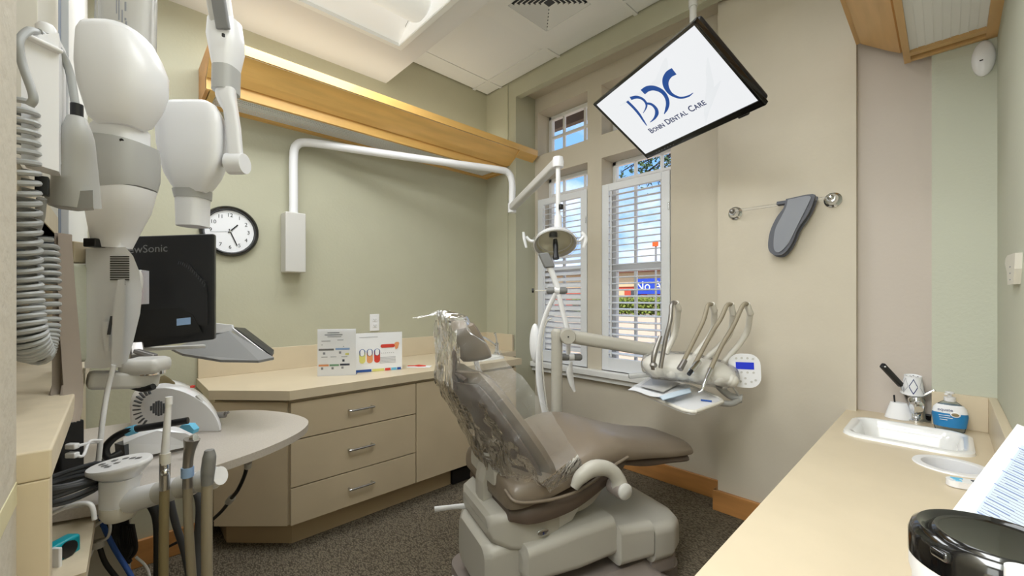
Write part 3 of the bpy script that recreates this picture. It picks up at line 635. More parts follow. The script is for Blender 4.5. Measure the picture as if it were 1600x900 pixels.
MB().tube([(-.20, .13, .30), (-.27, .16, .295), (-.33, .18, .29)], [.012, .01, .012], 10, ratio=.5).build('foot_lever', 'white_plastic', ch)
cb = MB().tube([at(u, v, z=.012) for u, v in ((770, 868), (740, 875), (718, 890), (700, 915))] , .008, 8).build('cable', 'light_grey', label='pale grey cable curling on the carpet by the chair base', cat='cable')

# clear plastic sleeve over the backrest
b = MB(); rings = []
rnd = random.Random(3); NJ = 90; NI = 60
import mathutils
for i in range(NI):
    t = i / (NI - 1); tt = -.02 + 1.02 * t; ring = []
    for j in range(NJ):
        a = 2 * PI * j / NJ; c_, s_ = math.cos(a), math.sin(a); w_ = math.copysign(abs(c_) ** .75, c_)
        if t < .66:
            q = t / .66; base_f = back_pt(q * .98, w_ * 1.03, .09 if s_ > 0 else -.045 - .01 * abs(s_)); p = base_f
        else:
            q = (t - .66) / .34; p0 = back_pt(.98, w_ * 1.03, .09 if s_ > 0 else -.05)
            p1 = V((-.315 + .035 * s_, c_ * lerpl([.2, .165, .15, .14, .10], q), .885 + .2 * q)); p = p0.lerp(p1, ss(q * 1.3)); p.z = p0.z * (1 - q) + (1.085) * q + .0
            p.x = p.x * 1.0 - .0 * q
        nrm = V((c_ * .3, c_, s_ * .4)).normalized()
        nz_ = mathutils.noise.noise(V((p.x * 9 + 3, p.y * 22, p.z * 7))) * .016 + (.35 - abs(mathutils.noise.noise(V((p.x * 8, p.y * 30 + p.z * 12, p.z * 9 - p.x * 14))))) * .013 + mathutils.noise.noise(V((p.x * 40, p.y * 44, p.z * 22))) * .004
        fl = 1 + .10 * max(0, 1 - t * 6)
        ring.append(V((p.x + (-.012 if s_ < 0 else .01) * 1 + nz_, p.y * fl * 1.02 + nz_ * .8, p.z + nz_ * .5)))
    rings.append(ring)
b.loft(rings, cap=False)
knot = V((-.36, .02, 1.10)); tip = [V((-.46, .06, 1.075)), V((-.47, .03, 1.065)), V((-.45, 0, 1.09))]
top = rings[-1]; b.loft([top, [knot + (p - knot) * .45 + V((0, 0, .012)) for p in top], [knot + V((-.03, .01, -.005)) + (p - knot) * .25 for p in top], [knot + V((-.085, .04, -.02)) + (p - knot) * .18 for p in top]], cap=False)
bag = b.build('plastic_cover', 'plastic_film', label='clear wrinkled plastic sleeve pulled over the chair backrest and headrest', cat='plastic cover', fix=False)
rot = Matrix.Rotation(TH, 3, 'Z'); bag.location = CO + rot @ bag.location; bag.rotation_euler = (0, 0, TH)

# ---------------------------------------------------------------- delivery unit
du = thing('delivery_unit', 'beige delivery arm and instrument head wrapped in clear film beyond the chair', 'dental unit', at(870, 655, d=2.1) - UP * .4)
pb = at(870, 560, d=2.1); px, py = pb.x, pb.y
MB().tube([(px - .33, py - .12, .14), (px - .15, py - .05, .15), (px - .03, py, .19), (px, py, .3)], .03, 12).cyl((px, py, .28), (px, py, .96), .028).build('post', 'chair_plastic', du)
q0 = at(886, 525, d=2.1); q1 = at(1026, 548, d=2.12)
MB().lathe([(.028, 0), (.03, .03), (.02, .045), (.001, .048)], (px, py, .95)).bar((px, py, .963), q0, .05, .045, bev=.01).build('post_cap', 'chair_plastic', du)
MB().bar(q0, q1, .06, .066, bev=.02).build('arm', 'chair_plastic', du)
for q in (q0, q1): MB().lathe([(.001, -.045), (.036, -.045), (.04, -.03), (.04, .03), (.036, .04), (.001, .042)], q, FW).build('arm_joint', 'chair_plastic', du)
for q in (q0, q1): MB().cyl(q - FW * .046, q - FW * .0475, .004, n=8).build('screw', 'black_matte', du)
HD = 2.0
hl = at(1020, 570, d=HD + .02); hr = at(1128, 585, d=HD - .04); ax = (hr - hl).normalized()
ay = UP.cross(ax).normalized(); az = ax.cross(ay)
def hring(c_, ry, rz, n=20): return [c_ + ay * math.cos(2 * PI * j / n) * ry + az * math.sin(2 * PI * j / n) * rz for j in range(n)]
L_ = (hr - hl).length
MB().loft([hring(hl - ax * .045, .01, .01), hring(hl - ax * .035, .06, .03), hring(hl, .11, .055), hring(hl + ax * L_ * .5 + az * .012, .12, .06), hring(hr, .11, .055), hring(hr + ax * .04, .07, .035), hring(hr + ax * .055, .01, .01)]).build('head_body', 'cream_plastic', du)
MB().loft([hring(hl - ax * .055, .01, .01), hring(hl - ax * .045, .075, .04), hring(hl, .125, .066), hring(hl + ax * L_ * .5 + az * .014, .135, .072), hring(hr, .125, .066), hring(hr + ax * .05, .085, .045), hring(hr + ax * .065, .01, .01)], cap=False).build('head_wrap', 'sleeve_film', du)
for k in range(7):
    c_ = hl + ax * L_ * (k / 6) - FW * .085 - UP * .012; MB().sphere(c_, .03, 14, 9).build('instrument_holder', 'cream_plastic', du)
MB().bar(at(982, 588, d=HD), at(1030, 583, d=HD), .03, .025, bev=.008).build('left_grip', 'grey_plastic', du)
MB().tube([at(1120, 600, d=HD), at(1140, 618, d=HD - .02), at(1160, 623, d=HD - .05)], [.018, .016, .02], 10).tube([at(1155, 625, d=HD - .05), at(1140, 631, d=HD - .08), at(1110, 628, d=HD - .1)], .014, 10).build('tray_arm', 'grey_plastic', du)
# control panel
pc = at(1164, 579, d=1.93); pn = (-FW * .9 + RT * -.25 + UP * .15).normalized(); pxa = UP.cross(pn).normalized(); pya = pn.cross(pxa)
pr = [pc + pxa * a + pya * b_ for a, b_ in rrect(-.066, -.078, .066, .078, .05, 6)]
MB().prism([p - pn * .02 for p in pr], pn * .02, smooth=True).build('control_panel', 'white_plastic', du)
MB().obox(pc + pya * .022 + pn * .001, (.076, .032, .002), pxa, pya, pn, .0005).build('display', 'lcd_blue', du)
for a, b_ in [(-.035, .055), (-.012, .057), (.012, .057), (.035, .055)] + [(x, -.008) for x in (-.04, -.015, .01, .035)] + [(-.045, -.045), (-.02, -.05), (.0, -.035), (.0, -.06), (.025, -.05), (.042, -.042)]:
    MB().cyl(pc + pxa * a + pya * b_, pc + pxa * a + pya * b_ + pn * .002, .0052, n=10).build('button', 'light_grey', du)
MB().tube([at(1130, 575, d=1.95), at(1142, 600, d=1.94), at(1158, 622, d=1.95)], .005, 8).build('panel_stalk', 'light_grey', du)
# hoses with handpieces
HO = [((1032, 575), (1040, 530), (1052, 476), (1060, 485), (1055, 520), (1040, 552), [(1019, 562), (1024, 575)]),
      ((1064, 572), (1090, 520), (1108, 478), (1116, 488), (1112, 520), (1082, 560), None),
      ((1084, 572), (1112, 520), (1138, 478), (1145, 492), (1138, 525), (1102, 562), None),
      ((1100, 600), (1125, 545), (1163, 478), (1172, 492), (1164, 525), (1128, 570), None)]
for k, (a, b_, c_, d_, e_, f_, g_) in enumerate(HO):
    dn, df = HD - .16, HD + .0
    MB().tube([at(*a, d=dn), at(*b_, d=dn), at((b_[0] + c_[0]) / 2 + 1, (b_[1] + c_[1]) / 2 - 1, d=dn), at(c_[0] - 2, c_[1] - 1, d=dn + .02), at(c_[0] + 6, c_[1] - 2, d=dn + .06)], .0095, 10).build('hose', 'satin_steel' if k == 0 else 'taupe_hose', du)
    MB().tube([at(c_[0] + 4, c_[1] - 3, d=dn + .05), at(d_[0], d_[1] - 3, d=dn + .07), at(*d_, d=dn + .09), at(*e_, d=df), at(*f_, d=df)], .0135, 10).build('hose_rest', 'cream_plastic', du)
MB().tube([at(1032, 525, d=1.84), at(1022, 555, d=1.82), at(1020, 578, d=1.82)], [.008, .012, .008], 10).lathe([(.012, 0), (.017, .01), (.012, .02)], at(1021, 574, d=1.81)).build('air_syringe', 'satin_steel', du)
MB().tube([at(1070, 563, d=1.84), at(1062, 577, d=1.82)], [.012, .014], 12).build('handpiece_end', 'satin_steel', du)
MB().tube([at(1092, 565, d=1.84), at(1080, 580, d=1.80)], [.013, .012], 12).build('handpiece', 'chrome', du)
MB().tube([at(1080, 580, d=1.80), at(1076, 585, d=1.79)], .009, 8).build('handpiece_tip', 'black_plastic', du)
MB().tube([at(1110, 577, d=1.84), at(1101, 598, d=1.80), at(1097, 610, d=1.79), at(1091, 613, d=1.79)], [.012, .008, .005, .004], 10).build('water_syringe', 'chrome', du)
# tray
tz = .70; tp = [at(u, v, z=tz) for u, v in ((984, 606), (1042, 588), (1134, 626), (1080, 646))]
ctr = sum(tp, V()) / 4; poly = []
for i in range(4):
    p, a, n_ = tp[i], tp[i - 1], tp[(i + 1) % 4]
    for t in (0, .25, .5, .75, 1):
        A1 = p.lerp(a, .18); B1 = p.lerp(n_, .18); poly.append(A1.lerp(p, t).lerp(p.lerp(B1, t), t))
ty = thing('instrument_tray', 'white oval-cornered tray below the instrument head, holding papers', 'tray', ctr)
MB().prism([p - UP * .012 for p in poly], UP * .014, True).build('tray_body', 'white_plastic', ty)
MB().tube(poly + [poly[0]], .008, 8, k=2).build('rim', 'cream_plastic', ty)
def sheet(name, pix, z, m, label, cat='paper', th=.0015, wob=.0):
    P_ = [at(u, v, z=z) for u, v in pix]; b = MB(); R = []
    for i in range(9):
        l = P_[0].lerp(P_[3], i / 8); r = P_[1].lerp(P_[2], i / 8); R.append([l.lerp(r, j / 8) + UP * wob * (math.sin(i * .9) * math.cos(j * .7) + 1) for j in range(9)])
    b.loft(R, closed=False); b.loft([[p + UP * th for p in r] for r in R], closed=False); return b.build(name, m, label=label, cat=cat, fix=False)
sheet('paper_sheet', [(981, 611), (1018, 588), (1078, 605), (1037, 624)], .716, 'paper', 'white folded paper bib lying lowest on the tray', wob=.004)
sheet('sterile_pouch', [(1030, 620), (1078, 606), (1080, 614), (1036, 626)], .728, 'pouch_blue', 'pale blue-edged pouch lying at the right of the tray papers', 'pouch', .003)
sheet('envelope', [(1000, 604), (1022, 588), (1063, 599), (1036, 613)], .732, 'light_grey', 'lavender grey paper sheet on top of the tray papers')
MB().tube([at(1095, 625, z=.706), at(1112, 627, z=.706)], .004, 6).build('marker', 'deep_blue', label='small blue tool lying at the right end of the tray', cat='tool')

# ---------------------------------------------------------------- hanging tv
tc_ = V((1.767, .862, 2.010)); tx = V((-.4445, -.8946, -.0455)); ti = V((.5116, -.2951, .8070)); tu = V((-.7354, .3354, .5889))
tn = -ti; TW, THh = .73, .4124
tv = thing('television', 'black-framed television hanging tilted from a white ceiling pole', 'television', (1.9, .80, ZC))
pole = at(1083, 10, d=1.96); pole.z = 0
MB().cyl((pole.x, pole.y, ZC), (pole.x, pole.y, 2.30), .016).lathe([(.05, 0), (.05, -.01), (.02, -.02)], (pole.x, pole.y, ZC)).cyl((pole.x, pole.y, 2.52), (pole.x, pole.y, 2.56), .02).build('pole', 'light_grey', tv)
MB().bar((pole.x, pole.y, 2.31), tc_ + ti * .06, .05, .03, bev=.005).build('bracket', 'light_grey', tv)
def TP(a, b_, o=0): return tc_ + tx * a + tu * b_ + tn * o
bz = .014; bb = .03
b = MB()
b.obox(TP(0, THh / 2 - bz / 2, -.006), (TW, bz, .02), tx, tu, tn, .002).obox(TP(0, -THh / 2 + bb / 2, -.006), (TW, bb, .02), tx, tu, tn, .002)
b.obox(TP(-TW / 2 + bz / 2, 0, -.006), (bz, THh, .02), tx, tu, tn, .002).obox(TP(TW / 2 - bz / 2, 0, -.006), (bz, THh, .02), tx, tu, tn, .002); b.build('bezel', 'black_gloss', tv)
MB().obox(TP(0, 0, -.028), (TW * .985, THh * .97, .03), tx, tu, tn, .01).obox(TP(0, 0, -.045), (TW * .5, THh * .5, .03), tx, tu, tn, .01).build('back_shell', 'black_plastic', tv)
MB().obox(TP(0, (bb - bz) / 2, -.004), (TW - 2 * bz, THh - bz - bb, .008), tx, tu, tn).build('screen', 'screen', tv)
def onscreen(u, v, o=.0008):
    r = FW + RT * ((u - 800) / 650) + V((0, 0, (466 - v) / 650)); t = (tc_ - EYE).dot(tn) / r.dot(tn); p = EYE + r * t - tc_; return p.dot(tx), p.dot(tu)
def stroke(pts, ws, o=.0012):
    q = [V((*onscreen(960 + x / 6.92, 90 + y / 6.92), 0)) for x, y in pts]; c_ = spline(q, 6); L = []; Rr = []
    for i, p in enumerate(c_):
        t = (c_[min(i + 1, len(c_) - 1)] - c_[max(i - 1, 0)]).normalized(); n_ = V((-t.y, t.x, 0)); ww = lerpl(ws, i / (len(c_) - 1)) * .5
        L.append(TP((p + n_ * ww).x, (p + n_ * ww).y, o)); Rr.append(TP((p - n_ * ww).x, (p - n_ * ww).y, o))
    return L, Rr
b = MB(); k_ = 1 / 2900
for pts, ws in ([[(138, 470), (205, 535), (265, 605), (315, 680), (352, 735)], [30, 30, 28, 20, 8]],
                [[(175, 440), (240, 425), (300, 442), (338, 480), (348, 520), (335, 560), (312, 598)], [30, 28, 26, 24, 16, 10, 4]],
                [[(345, 492), (405, 505), (450, 550), (460, 600), (435, 655), (388, 698)], [20, 26, 32, 32, 18, 5]],
                [[(308, 372), (360, 335), (430, 328), (510, 360), (560, 420), (578, 490), (565, 555), (540, 608)], [48, 46, 44, 40, 34, 30, 24, 5]],
                [[(648, 145), (590, 180), (556, 240), (560, 310), (598, 375), (650, 412), (720, 432), (800, 415), (855, 378)], [56, 54, 50, 46, 36, 26, 18, 14, 4]]):
    L, Rr = stroke(pts, [x * k_ * 1.7 for x in ws]); b.loft([L, Rr], closed=False, cap=False)
b.build('logo', 'logo_blue', tv, fix=False)
b = MB()
for pts in ([(1010, 0), (1020, 150), (1035, 300), (1000, 500), (985, 690)], [(520, 60), (500, 180), (440, 290), (300, 380), (60, 520)], [(1150, 250), (1060, 400), (1000, 560), (990, 700)], [(560, 0), (540, 100), (470, 230)]):
    L, Rr = stroke(pts, [.004, .022, .03, .02, .004], .0006); b.loft([L, Rr], closed=False, cap=False)
b.build('screen_wave', 'screen_wave', tv, fix=False)
# small caps line of lettering along its photographed baseline
bx = [onscreen(960 + x / 6.92, 90 + y / 6.92) for x, y in ((408, 822), (1008, 500))]
dv = V((bx[1][0] - bx[0][0], bx[1][1] - bx[0][1], 0)); Lt = dv.length; dv.normalize(); tdx = tx * dv.x + tu * dv.y; tdy = tn.cross(tdx)
txt = [('B', 1), ('ONIN', .78), (' ', .5), ('D', 1), ('ENTAL', .78), (' ', .5), ('C', 1), ('ARE', .78)]
wid = {'B': .66, 'O': .74, 'N': .7, 'I': .3, 'D': .72, 'E': .6, 'T': .58, 'A': .66, 'L': .52, 'C': .68, 'R': .64, ' ': .35}
def adv(ch_, size):
    cu_ = bpy.data.curves.new('t', 'FONT'); cu_.body = ch_; cu_.size = size; t_ = bpy.data.objects.new('t', cu_); COL.objects.link(t_); bpy.context.view_layer.update(); w__ = t_.dimensions.x; bpy.data.objects.remove(t_); bpy.data.curves.remove(cu_); return w__
seq = [(c_, s) for st_, s in txt for c_ in st_]; wl = [(.30 if c_ == ' ' else adv(c_, s)) for c_, s in seq]; gap = .09
sz = Lt / (sum(wl) + gap * len(wl)); cur = 0
for (c_, s), wv in zip(seq, wl):
    wv *= sz
    if c_ != ' ': text(c_, sz * s, TP(*bx[0], .0012) + tdx * (cur + wv / 2) + tdy * (sz * s * .36), tdx, tdy, 'logo_navy', tv, 'letter', bold=.0006)
    cur += wv + gap * sz
b = MB()
for k in range(7): b.obox(TP(-.27 + k * .022, -THh / 2 + .014, .0045), (.008, .002, .001), tx, tu, tn)
b.build('button_marks', 'mid_grey', tv)
MB().obox(TP(.255, -THh / 2 - .004, -.006), (.05, .012, .012), tx, tu, tn, .003).build('sensor', 'black_gloss', tv)

# ---------------------------------------------------------------- towel bar on the pier
tb = thing('towel_bar', 'clear towel bar with chrome ends on the beige pier', 'towel bar', (2.33, .56, 1.58))
for y in (.775, .362):
    MB().lathe([(.001, 0), (.034, 0), (.034, .006), (.026, .010), (.02, .02), (.015, .03), (.015, .05), (.001, .052)], (2.374, y, 1.598), (-1, 0, 0)).build('mount', 'chrome', tb)
    MB().sphere((2.322, y, 1.603), .014).build('knob', 'satin_steel' if y > .5 else 'chrome', tb)
MB().cyl((2.328, .775, 1.603), (2.328, .362, 1.603), .0065).build('rod', 'clear_acrylic', tb)
thy = thing('thyroid_collar', 'grey fabric thyroid collar slung over the towel bar', 'collar', (2.33, .55, 1.36))
out = [(1228, 311), (1270, 303), (1271, 314), (1262, 335), (1247, 357), (1237, 380), (1226, 395), (1215, 399), (1204, 395), (1200, 384), (1203, 362), (1213, 340), (1224, 325)]
inn = [(1231, 312), (1265, 306), (1262, 320), (1253, 338), (1243, 358), (1233, 378), (1222, 391), (1214, 394), (1209, 388), (1209, 372), (1212, 356), (1221, 338), (1228, 324)]
def flat(px_, x, d, name, m):
    pts = spline([at(u, v, x=x) for u, v in px_] + [at(*px_[0], x=x)], 4)[:-1]; MB().prism(pts, V((d, 0, 0)), True).build(name, m, thy)
flat(out, 2.302, .010, 'front_panel', 'hood_edge'); flat(inn, 2.296, .008, 'front_face', 'hood_grey')
flat([(u + 4, v + 3) for u, v in out], 2.338, .010, 'rear_panel', 'hood_edge')
MB().tube([(2.338, .545, 1.60), (2.328, .545, 1.614), (2.312, .545, 1.60)], .005, 8).build('fold', 'hood_edge', thy)
MB().prism([(2.302, .57, 1.60), (2.31, .57, 1.616), (2.342, .57, 1.616), (2.348, .57, 1.60)], (0, -.115, 0)).build('top_fold', 'hood_edge', thy)

# ---------------------------------------------------------------- right counter
RZ = .65
rc = thing('countertop', 'pale beige laminate counter in the right foreground with sink and round chute', 'counter', (1, .1, RZ - .04))
ringc = (1.80, -.008); rr_ = .066
skr = (1.95, -.035, 2.215, .245)
MB().plate([(-1.6, YD), (2.36, YD), (2.42, .0446), (2.42, .28), (2.37, .315), (-1.6, .315)], [rrect(*skr, .04), circ(*ringc, rr_)], RZ - .04, RZ).build('top', 'counter', rc)
MB().box((-1.6, YD, RZ), (2.36, YD + .022, RZ + .13), .002).build('backsplash', 'counter', rc)
MB().box((2.342, YD + .022, RZ), (2.36, .0446, RZ + .13), .002).build('backsplash', 'counter', rc)
rcab = thing('base_cabinet', 'beige laminate base cabinet beneath the right foreground counter', 'cabinet', (.8, .1, 0))
MB().box((-1.55, YD + .01, .10), (2.34, .285, .55), .001).build('carcass', 'laminate', rcab)
MB().box((-1.5, YD + .01, 0), (2.34, .22, .10)).build('toe_kick', 'laminate_edge', rcab)
for k in range(8): MB().box((-1.54 + k * .483, .286, .11), (-1.54 + k * .483 + .478, .304, .60), .0015, 1).build('door', 'laminate', rcab)
s2 = thing('sink', 'white rectangular drop-in sink in the right foreground counter', 'sink', (2.09, .1, RZ - .12)); basin(s2, *skr, RZ, .12)
tr2 = thing('waste_chute', 'round white trash chute ring set in the counter in front of the sink', 'waste chute', (*ringc, RZ))
MB().lathe([(rr_ - .002, -.12), (rr_ - .002, -.002), (rr_ + .0, .004), (rr_ + .018, .004), (rr_ + .02, 0)], (*ringc, RZ), n=40, cap=False).build('ring', 'white_plastic', tr2)
MB().lathe([(.001, 0), (rr_ - .002, 0)], (*ringc, RZ - .1), n=30).build('liner', 'light_grey', tr2)
# tap with paper cup
c = at(1432, 657, z=RZ); f2 = thing('faucet', 'chrome single-lever tap at the right counter sink', 'faucet', c)
MB().lathe([(.04, 0), (.04, .006), (.028, .012), (.024, .07), (.027, .085), (.02, .10), (.001, .105)], c).build('body', 'chrome', f2)
MB().tube([c + UP * .03, c - V((1, 0, 0)) * .05 + UP * .065, c - V((1, 0, 0)) * .12 + UP * .085 + V((0, -.01, 0)), c + V((-.15, -.012, .075))], [.018, .02, .017, .013], 12).build('spout', 'chrome', f2)
MB().bar(c + UP * .09, c + V((.0, -.055, .135)), .03, .012, bev=.004).build('lever', 'chrome', f2)
kk = at(1444, 656, z=RZ); MB().cyl(kk, kk + UP * .015, .02).bar(kk + V((0, -.03, .02)), kk + V((0, .03, .022)), .012, .01, bev=.003).build('soap_plug', 'black_plastic', label='small black plug beside the chrome tap base', cat='plug')
cb_ = c + V((.0, .012, .108)); cu = thing('paper_cup', 'white paper cup with blue diamond pattern upturned over the chrome tap', 'cup', cb_)
axc = (UP * .95 + V((0, .12, 0)) + FW * -.2).normalized()
MB().lathe([(.036, 0), (.0385, .003), (.036, .006), (.027, .072), (.027, .076), (.0245, .076), (.0245, .072), (.001, .0725)], cb_, axc, 32).build('cup_body', 'paper', cu)
xa = axc.cross(-FW).normalized(); fa_ = xa.cross(axc).normalized()
def cupp(a, h, o=.0006):
    r = .036 - (.009) * (h - .006) / .066 + o; return cb_ + axc * h + (fa_ * math.cos(a) + xa * math.sin(a)) * r
b = MB()
for a0, hw, m_, w1 in ((-.7, .42, 1, .10), (.35, .42, 0, .05), (1.35, .4, 0, .05), (-1.6, .4, 0, .05)):
    pts = [(a0 - hw, .038), (a0, .068), (a0 + hw, .038), (a0, .010)]
    for i in range(4):
        p, q = pts[i], pts[(i + 1) % 4]; b.mi = m_; R1 = []; R2 = []
        for s in range(7):
            t = s / 6; a_ = p[0] + (q[0] - p[0]) * t; h_ = p[1] + (q[1] - p[1]) * t; R1.append(cupp(a_, h_ - w1 * .03)); R2.append(cupp(a_, h_ + w1 * .03))
        b.loft([R1, R2], closed=False, cap=False)
b.build('diamond_pattern', ['print_grey', 'navy'], cu, fix=False)
b = MB()
for k in range(9): q_ = V((0, 0, 0)) + fa_ * .014 * math.cos(k * 1.1) + xa * .014 * math.sin(k * 1.7); b.obox(cb_ + axc * .0728 + q_, (.004, .002, .0008), xa, fa_, axc)
b.build('cup_marks', 'print_dark', cu)
# soap bottle
c = at(1484, 668, z=RZ); c.x = min(c.x, 2.285); c = at(1484, 669, x=2.275); c.z = RZ; sp = thing('soap_bottle', 'clear pump hand soap bottle with blue label by the backsplash', 'soap bottle', c)
def ering(z, rx, ry): return [c + V((math.cos(2 * PI * j / 28) * rx, math.sin(2 * PI * j / 28) * ry, z)) for j in range(28)]
MB().loft([ering(0, .02, .036), ering(.004, .024, .040), ering(.06, .027, .048), ering(.09, .024, .042), ering(.108, .016, .024), ering(.115, .012, .014)]).build('bottle', 'soap_gel', sp)
MB().loft([ering(.018, .0255, .0435), ering(.06, .0278, .0488), ering(.070, .0270, .0472)], cap=False).build('label_band', 'soap_blue', sp)
MB().loft([ering(.070, .0274, .0476), ering(.088, .0258, .0440), ering(.100, .0215, .0345)], cap=False).build('label_top', 'paper', sp)
text('equate', .015, c + V((-.029, .012, .083)), (0, -1, 0), (0, 0, 1), 'navy', sp)
MB().sphere(c + V((-.026, -.014, .068)), (.003, .014, .010)).build('badge', 'paper', sp); MB().sphere(c + V((-.0285, -.014, .068)), (.002, .010, .006)).build('badge_centre', 'olive_hose', sp)
it = MB()
for k, (y_, z_, wv) in enumerate(((.014, .062, .03), (.01, .054, .035), (.016, .046, .02))): it.obox(c + V((-.029, y_, z_)), (.0006, wv, .002), (1, 0, 0), (0, 1, 0), UP)
it.build('small_print', 'paper', sp)
MB().lathe([(.014, .112), (.016, .114), (.016, .128), (.006, .13), (.005, .14), (.012, .141), (.012, .148), (.001, .149)], c).bar(c + UP * .144, c + V((-.035, .01, .142)), .01, .006, bev=.002).build('pump', 'white_plastic', sp)
# mirror handle / brush and white holder behind counter end
h0 = at(1378, 570, d=1.68); h1 = at(1408, 602, d=1.70)
hb = thing('brush', 'black-handled brush leaning beside the paper cup', 'brush', at(1420, 625, d=1.78))
MB().bar(h0, h1, .016, .022, bev=.005).build('handle', 'black_plastic', hb); MB().cyl(at(1383, 573, d=1.66), at(1383, 573, d=1.655), .003, n=8).build('hang_hole', 'light_grey', hb)
MB().cyl(h1, at(1424, 640, d=1.79), .006).build('shaft', 'steel', hb)
hh = at(1404, 643, x=2.36); hh.z = RZ
wh = thing('brush_cup', 'white folded cup behind the chrome tap', 'cup', hh)
MB().loft([[hh + V((math.cos(2 * PI * j / 20) * r, math.sin(2 * PI * j / 20) * r * 1.3, z)) for j in range(20)] for z, r in ((.001, .034), (.05, .024), (.066, .02))]).build('cup_body', 'paper', wh)
MB().cyl(hh + UP * .066 + V((0, .012, 0)), hh + UP * .095 + V((0, .014, 0)), .003, n=8).build('stick', 'black_plastic', wh)
# remote
c = at(1515, 757, z=RZ + .01)
rm = thing('remote_control', 'white handheld remote with small display and blue buttons by the chart', 'remote', c - UP * .01)
rx = V((.35, -1, 0)).normalized(); ry = UP.cross(rx)
MB().prism([c - UP * .008 + rx * a + ry * b_ for a, b_ in rrect(-.045, -.02, .06, .02, .019, 6)], UP * .016, True).build('body', 'white_plastic', rm)
MB().obox(c + UP * .0085 + rx * .016, (.02, .022, .002), rx, ry, UP).build('display', 'dark_grey', rm)
for a, b_ in ((-.028, .009), (-.026, 0), (-.024, -.009), (-.016, .009)): MB().obox(c + UP * .009 + rx * a + ry * b_, (.012, .006, .003), rx, ry, UP, .001).build('button', 'sky_print', rm)
# chart leaning on the wall
ch0 = at(1467, 822, d=.62); ch1 = at(1588, 664, d=.66)
cx_ = V((.38, 1.0)); 
e1 = (at(1589, 663, d=.72) - at(1480, 808, d=.58)); e1.normalize(); org = at(1480, 808, d=.58)
e2 = (at(1640, 712, d=.66) - at(1589, 663, d=.72)); e2 = (e2 - e1 * e2.dot(e1)).normalized(); en = e1.cross(e2).normalized()
if en.dot(EYE - org) < 0: en = -en
ht = thing('printed_chart', 'laminated chart with blue and yellow rows leaning behind the wipes tub', 'chart', org + e2 * .05)
Lc = (at(1589, 663, d=.72) - org).length; WC = .14
MB().obox(org + e1 * (Lc / 2 - .05) + e2 * WC / 2, (Lc + .1, WC, .002), e1, e2, en).build('sheet', 'paper', ht)
b = MB(); b.mi = 0
b.obox(org + e1 * (Lc * .36) + e2 * .045 + en * .0015, (Lc * .9, .055, .0005), e1, e2, en); b.mi = 1
b.obox(org + e1 * (Lc * .3) + e2 * .106 + en * .0015, (Lc * .95, .062, .0005), e1, e2, en); b.mi = 2
for k in range(40):
    p = org + e1 * (-.02 + k * Lc * .85 / 40) + en * .002
    b.obox(p + e2 * .045, (.0008, .05, .0003), e1, e2, en); b.obox(p + e2 * .106 + e1 * -.002, (.0007, .054, .0003), e1, e2, en)
    if k % 2: b.mi = 4; b.obox(p + e2 * .032 + e1 * .0016, (.0016, .022 + .010 * math.sin(k), .0003), e1, e2, en); b.mi = 2
for k in range(3): b.obox(org + e1 * (Lc * .88 + k * .006) + e2 * .06 + en * .002, (.003, .06 - k * .012, .0003), e1, e2, en)
b.build('print', ['chart_blue', 'chart_yellow', 'print_grey', 'deep_blue', 'chart_ink'], ht)
# wipes tub
tcx = at(1556, 838, d=.315); tt_ = thing('wipes_tub', 'white wipes tub with glossy black lid in the right foreground', 'tub', (tcx.x, tcx.y, RZ))
c = V((tcx.x, tcx.y, RZ)); zt = tcx.z - RZ
MB().lathe([(.001, 0), (.043, 0), (.046, .01), (.046, zt - .045), (.048, zt - .038), (.048, zt - .026), (.001, zt - .026)], c, n=56).build('body', 'white_plastic', tt_)
MB().lathe([(.0463, .02), (.0464, .02), (.0464, zt - .06), (.0463, zt - .06)], c, n=56, cap=False).build('label_wrap', 'red_print', tt_)
MB().lathe([(.046, zt - .028), (.0485, zt - .026), (.0485, zt - .010), (.0465, zt - .004), (.043, zt - .001), (.040, zt - .002), (.0365, zt - .006), (.0355, zt - .003), (.033, zt - .001), (.030, zt - .002), (.001, zt - .002)], c, n=64).build('lid', 'black_gloss', tt_)
MB().obox(c + UP * (zt - .010) - RT * .046 - FW * .006, (.010, .014, .008), RT, FW, UP, .003).build('lid_tab', 'black_gloss', tt_)
cap = at(1604, 893, d=.25); MB().cyl(cap - UP * .09, cap, .009, n=24).lathe([(.03, -.3), (.03, -.12), (.01, -.09)], cap).build('spray_bottle', 'white_plastic', label='white bottle top just showing at the bottom right corner', cat='bottle')

# motion sensor, switch
ms = thing('motion_sensor', 'white oval motion detector high on the pale green wall', 'sensor', (2.355, -.098, 2.0))
MB().sphere((2.352, -.092, 2.047), (.022, .031, .066), 24, 16).build('body', 'white_plastic', ms)
MB().obox((2.331, -.086, 2.035), (.002, .009, .004), (1, 0, 0), (0, 1, 0), UP).build('lens', 'black_matte', ms)
sw = thing('wall_controller', 'curved white control plate on the right wall', 'switch', (1.9, YD, 1.17))
pts = [at(u, v, y=YD + .012) for u, v in ((1571, 404), (1574, 399), (1586, 395), (1585, 420), (1583, 444), (1574, 445), (1573, 425), (1570, 412))]
MB().prism(pts, V((0, -.012, 0))).build('plate', 'cream_plastic', sw)
b = MB()
for v in (417, 427, 437): b.obox(at(1578, v, y=YD + .0125), (.02, .0008, .003), (1, 0, 0), (0, 1, 0), UP)
b.build('markings', 'print_grey', sw)
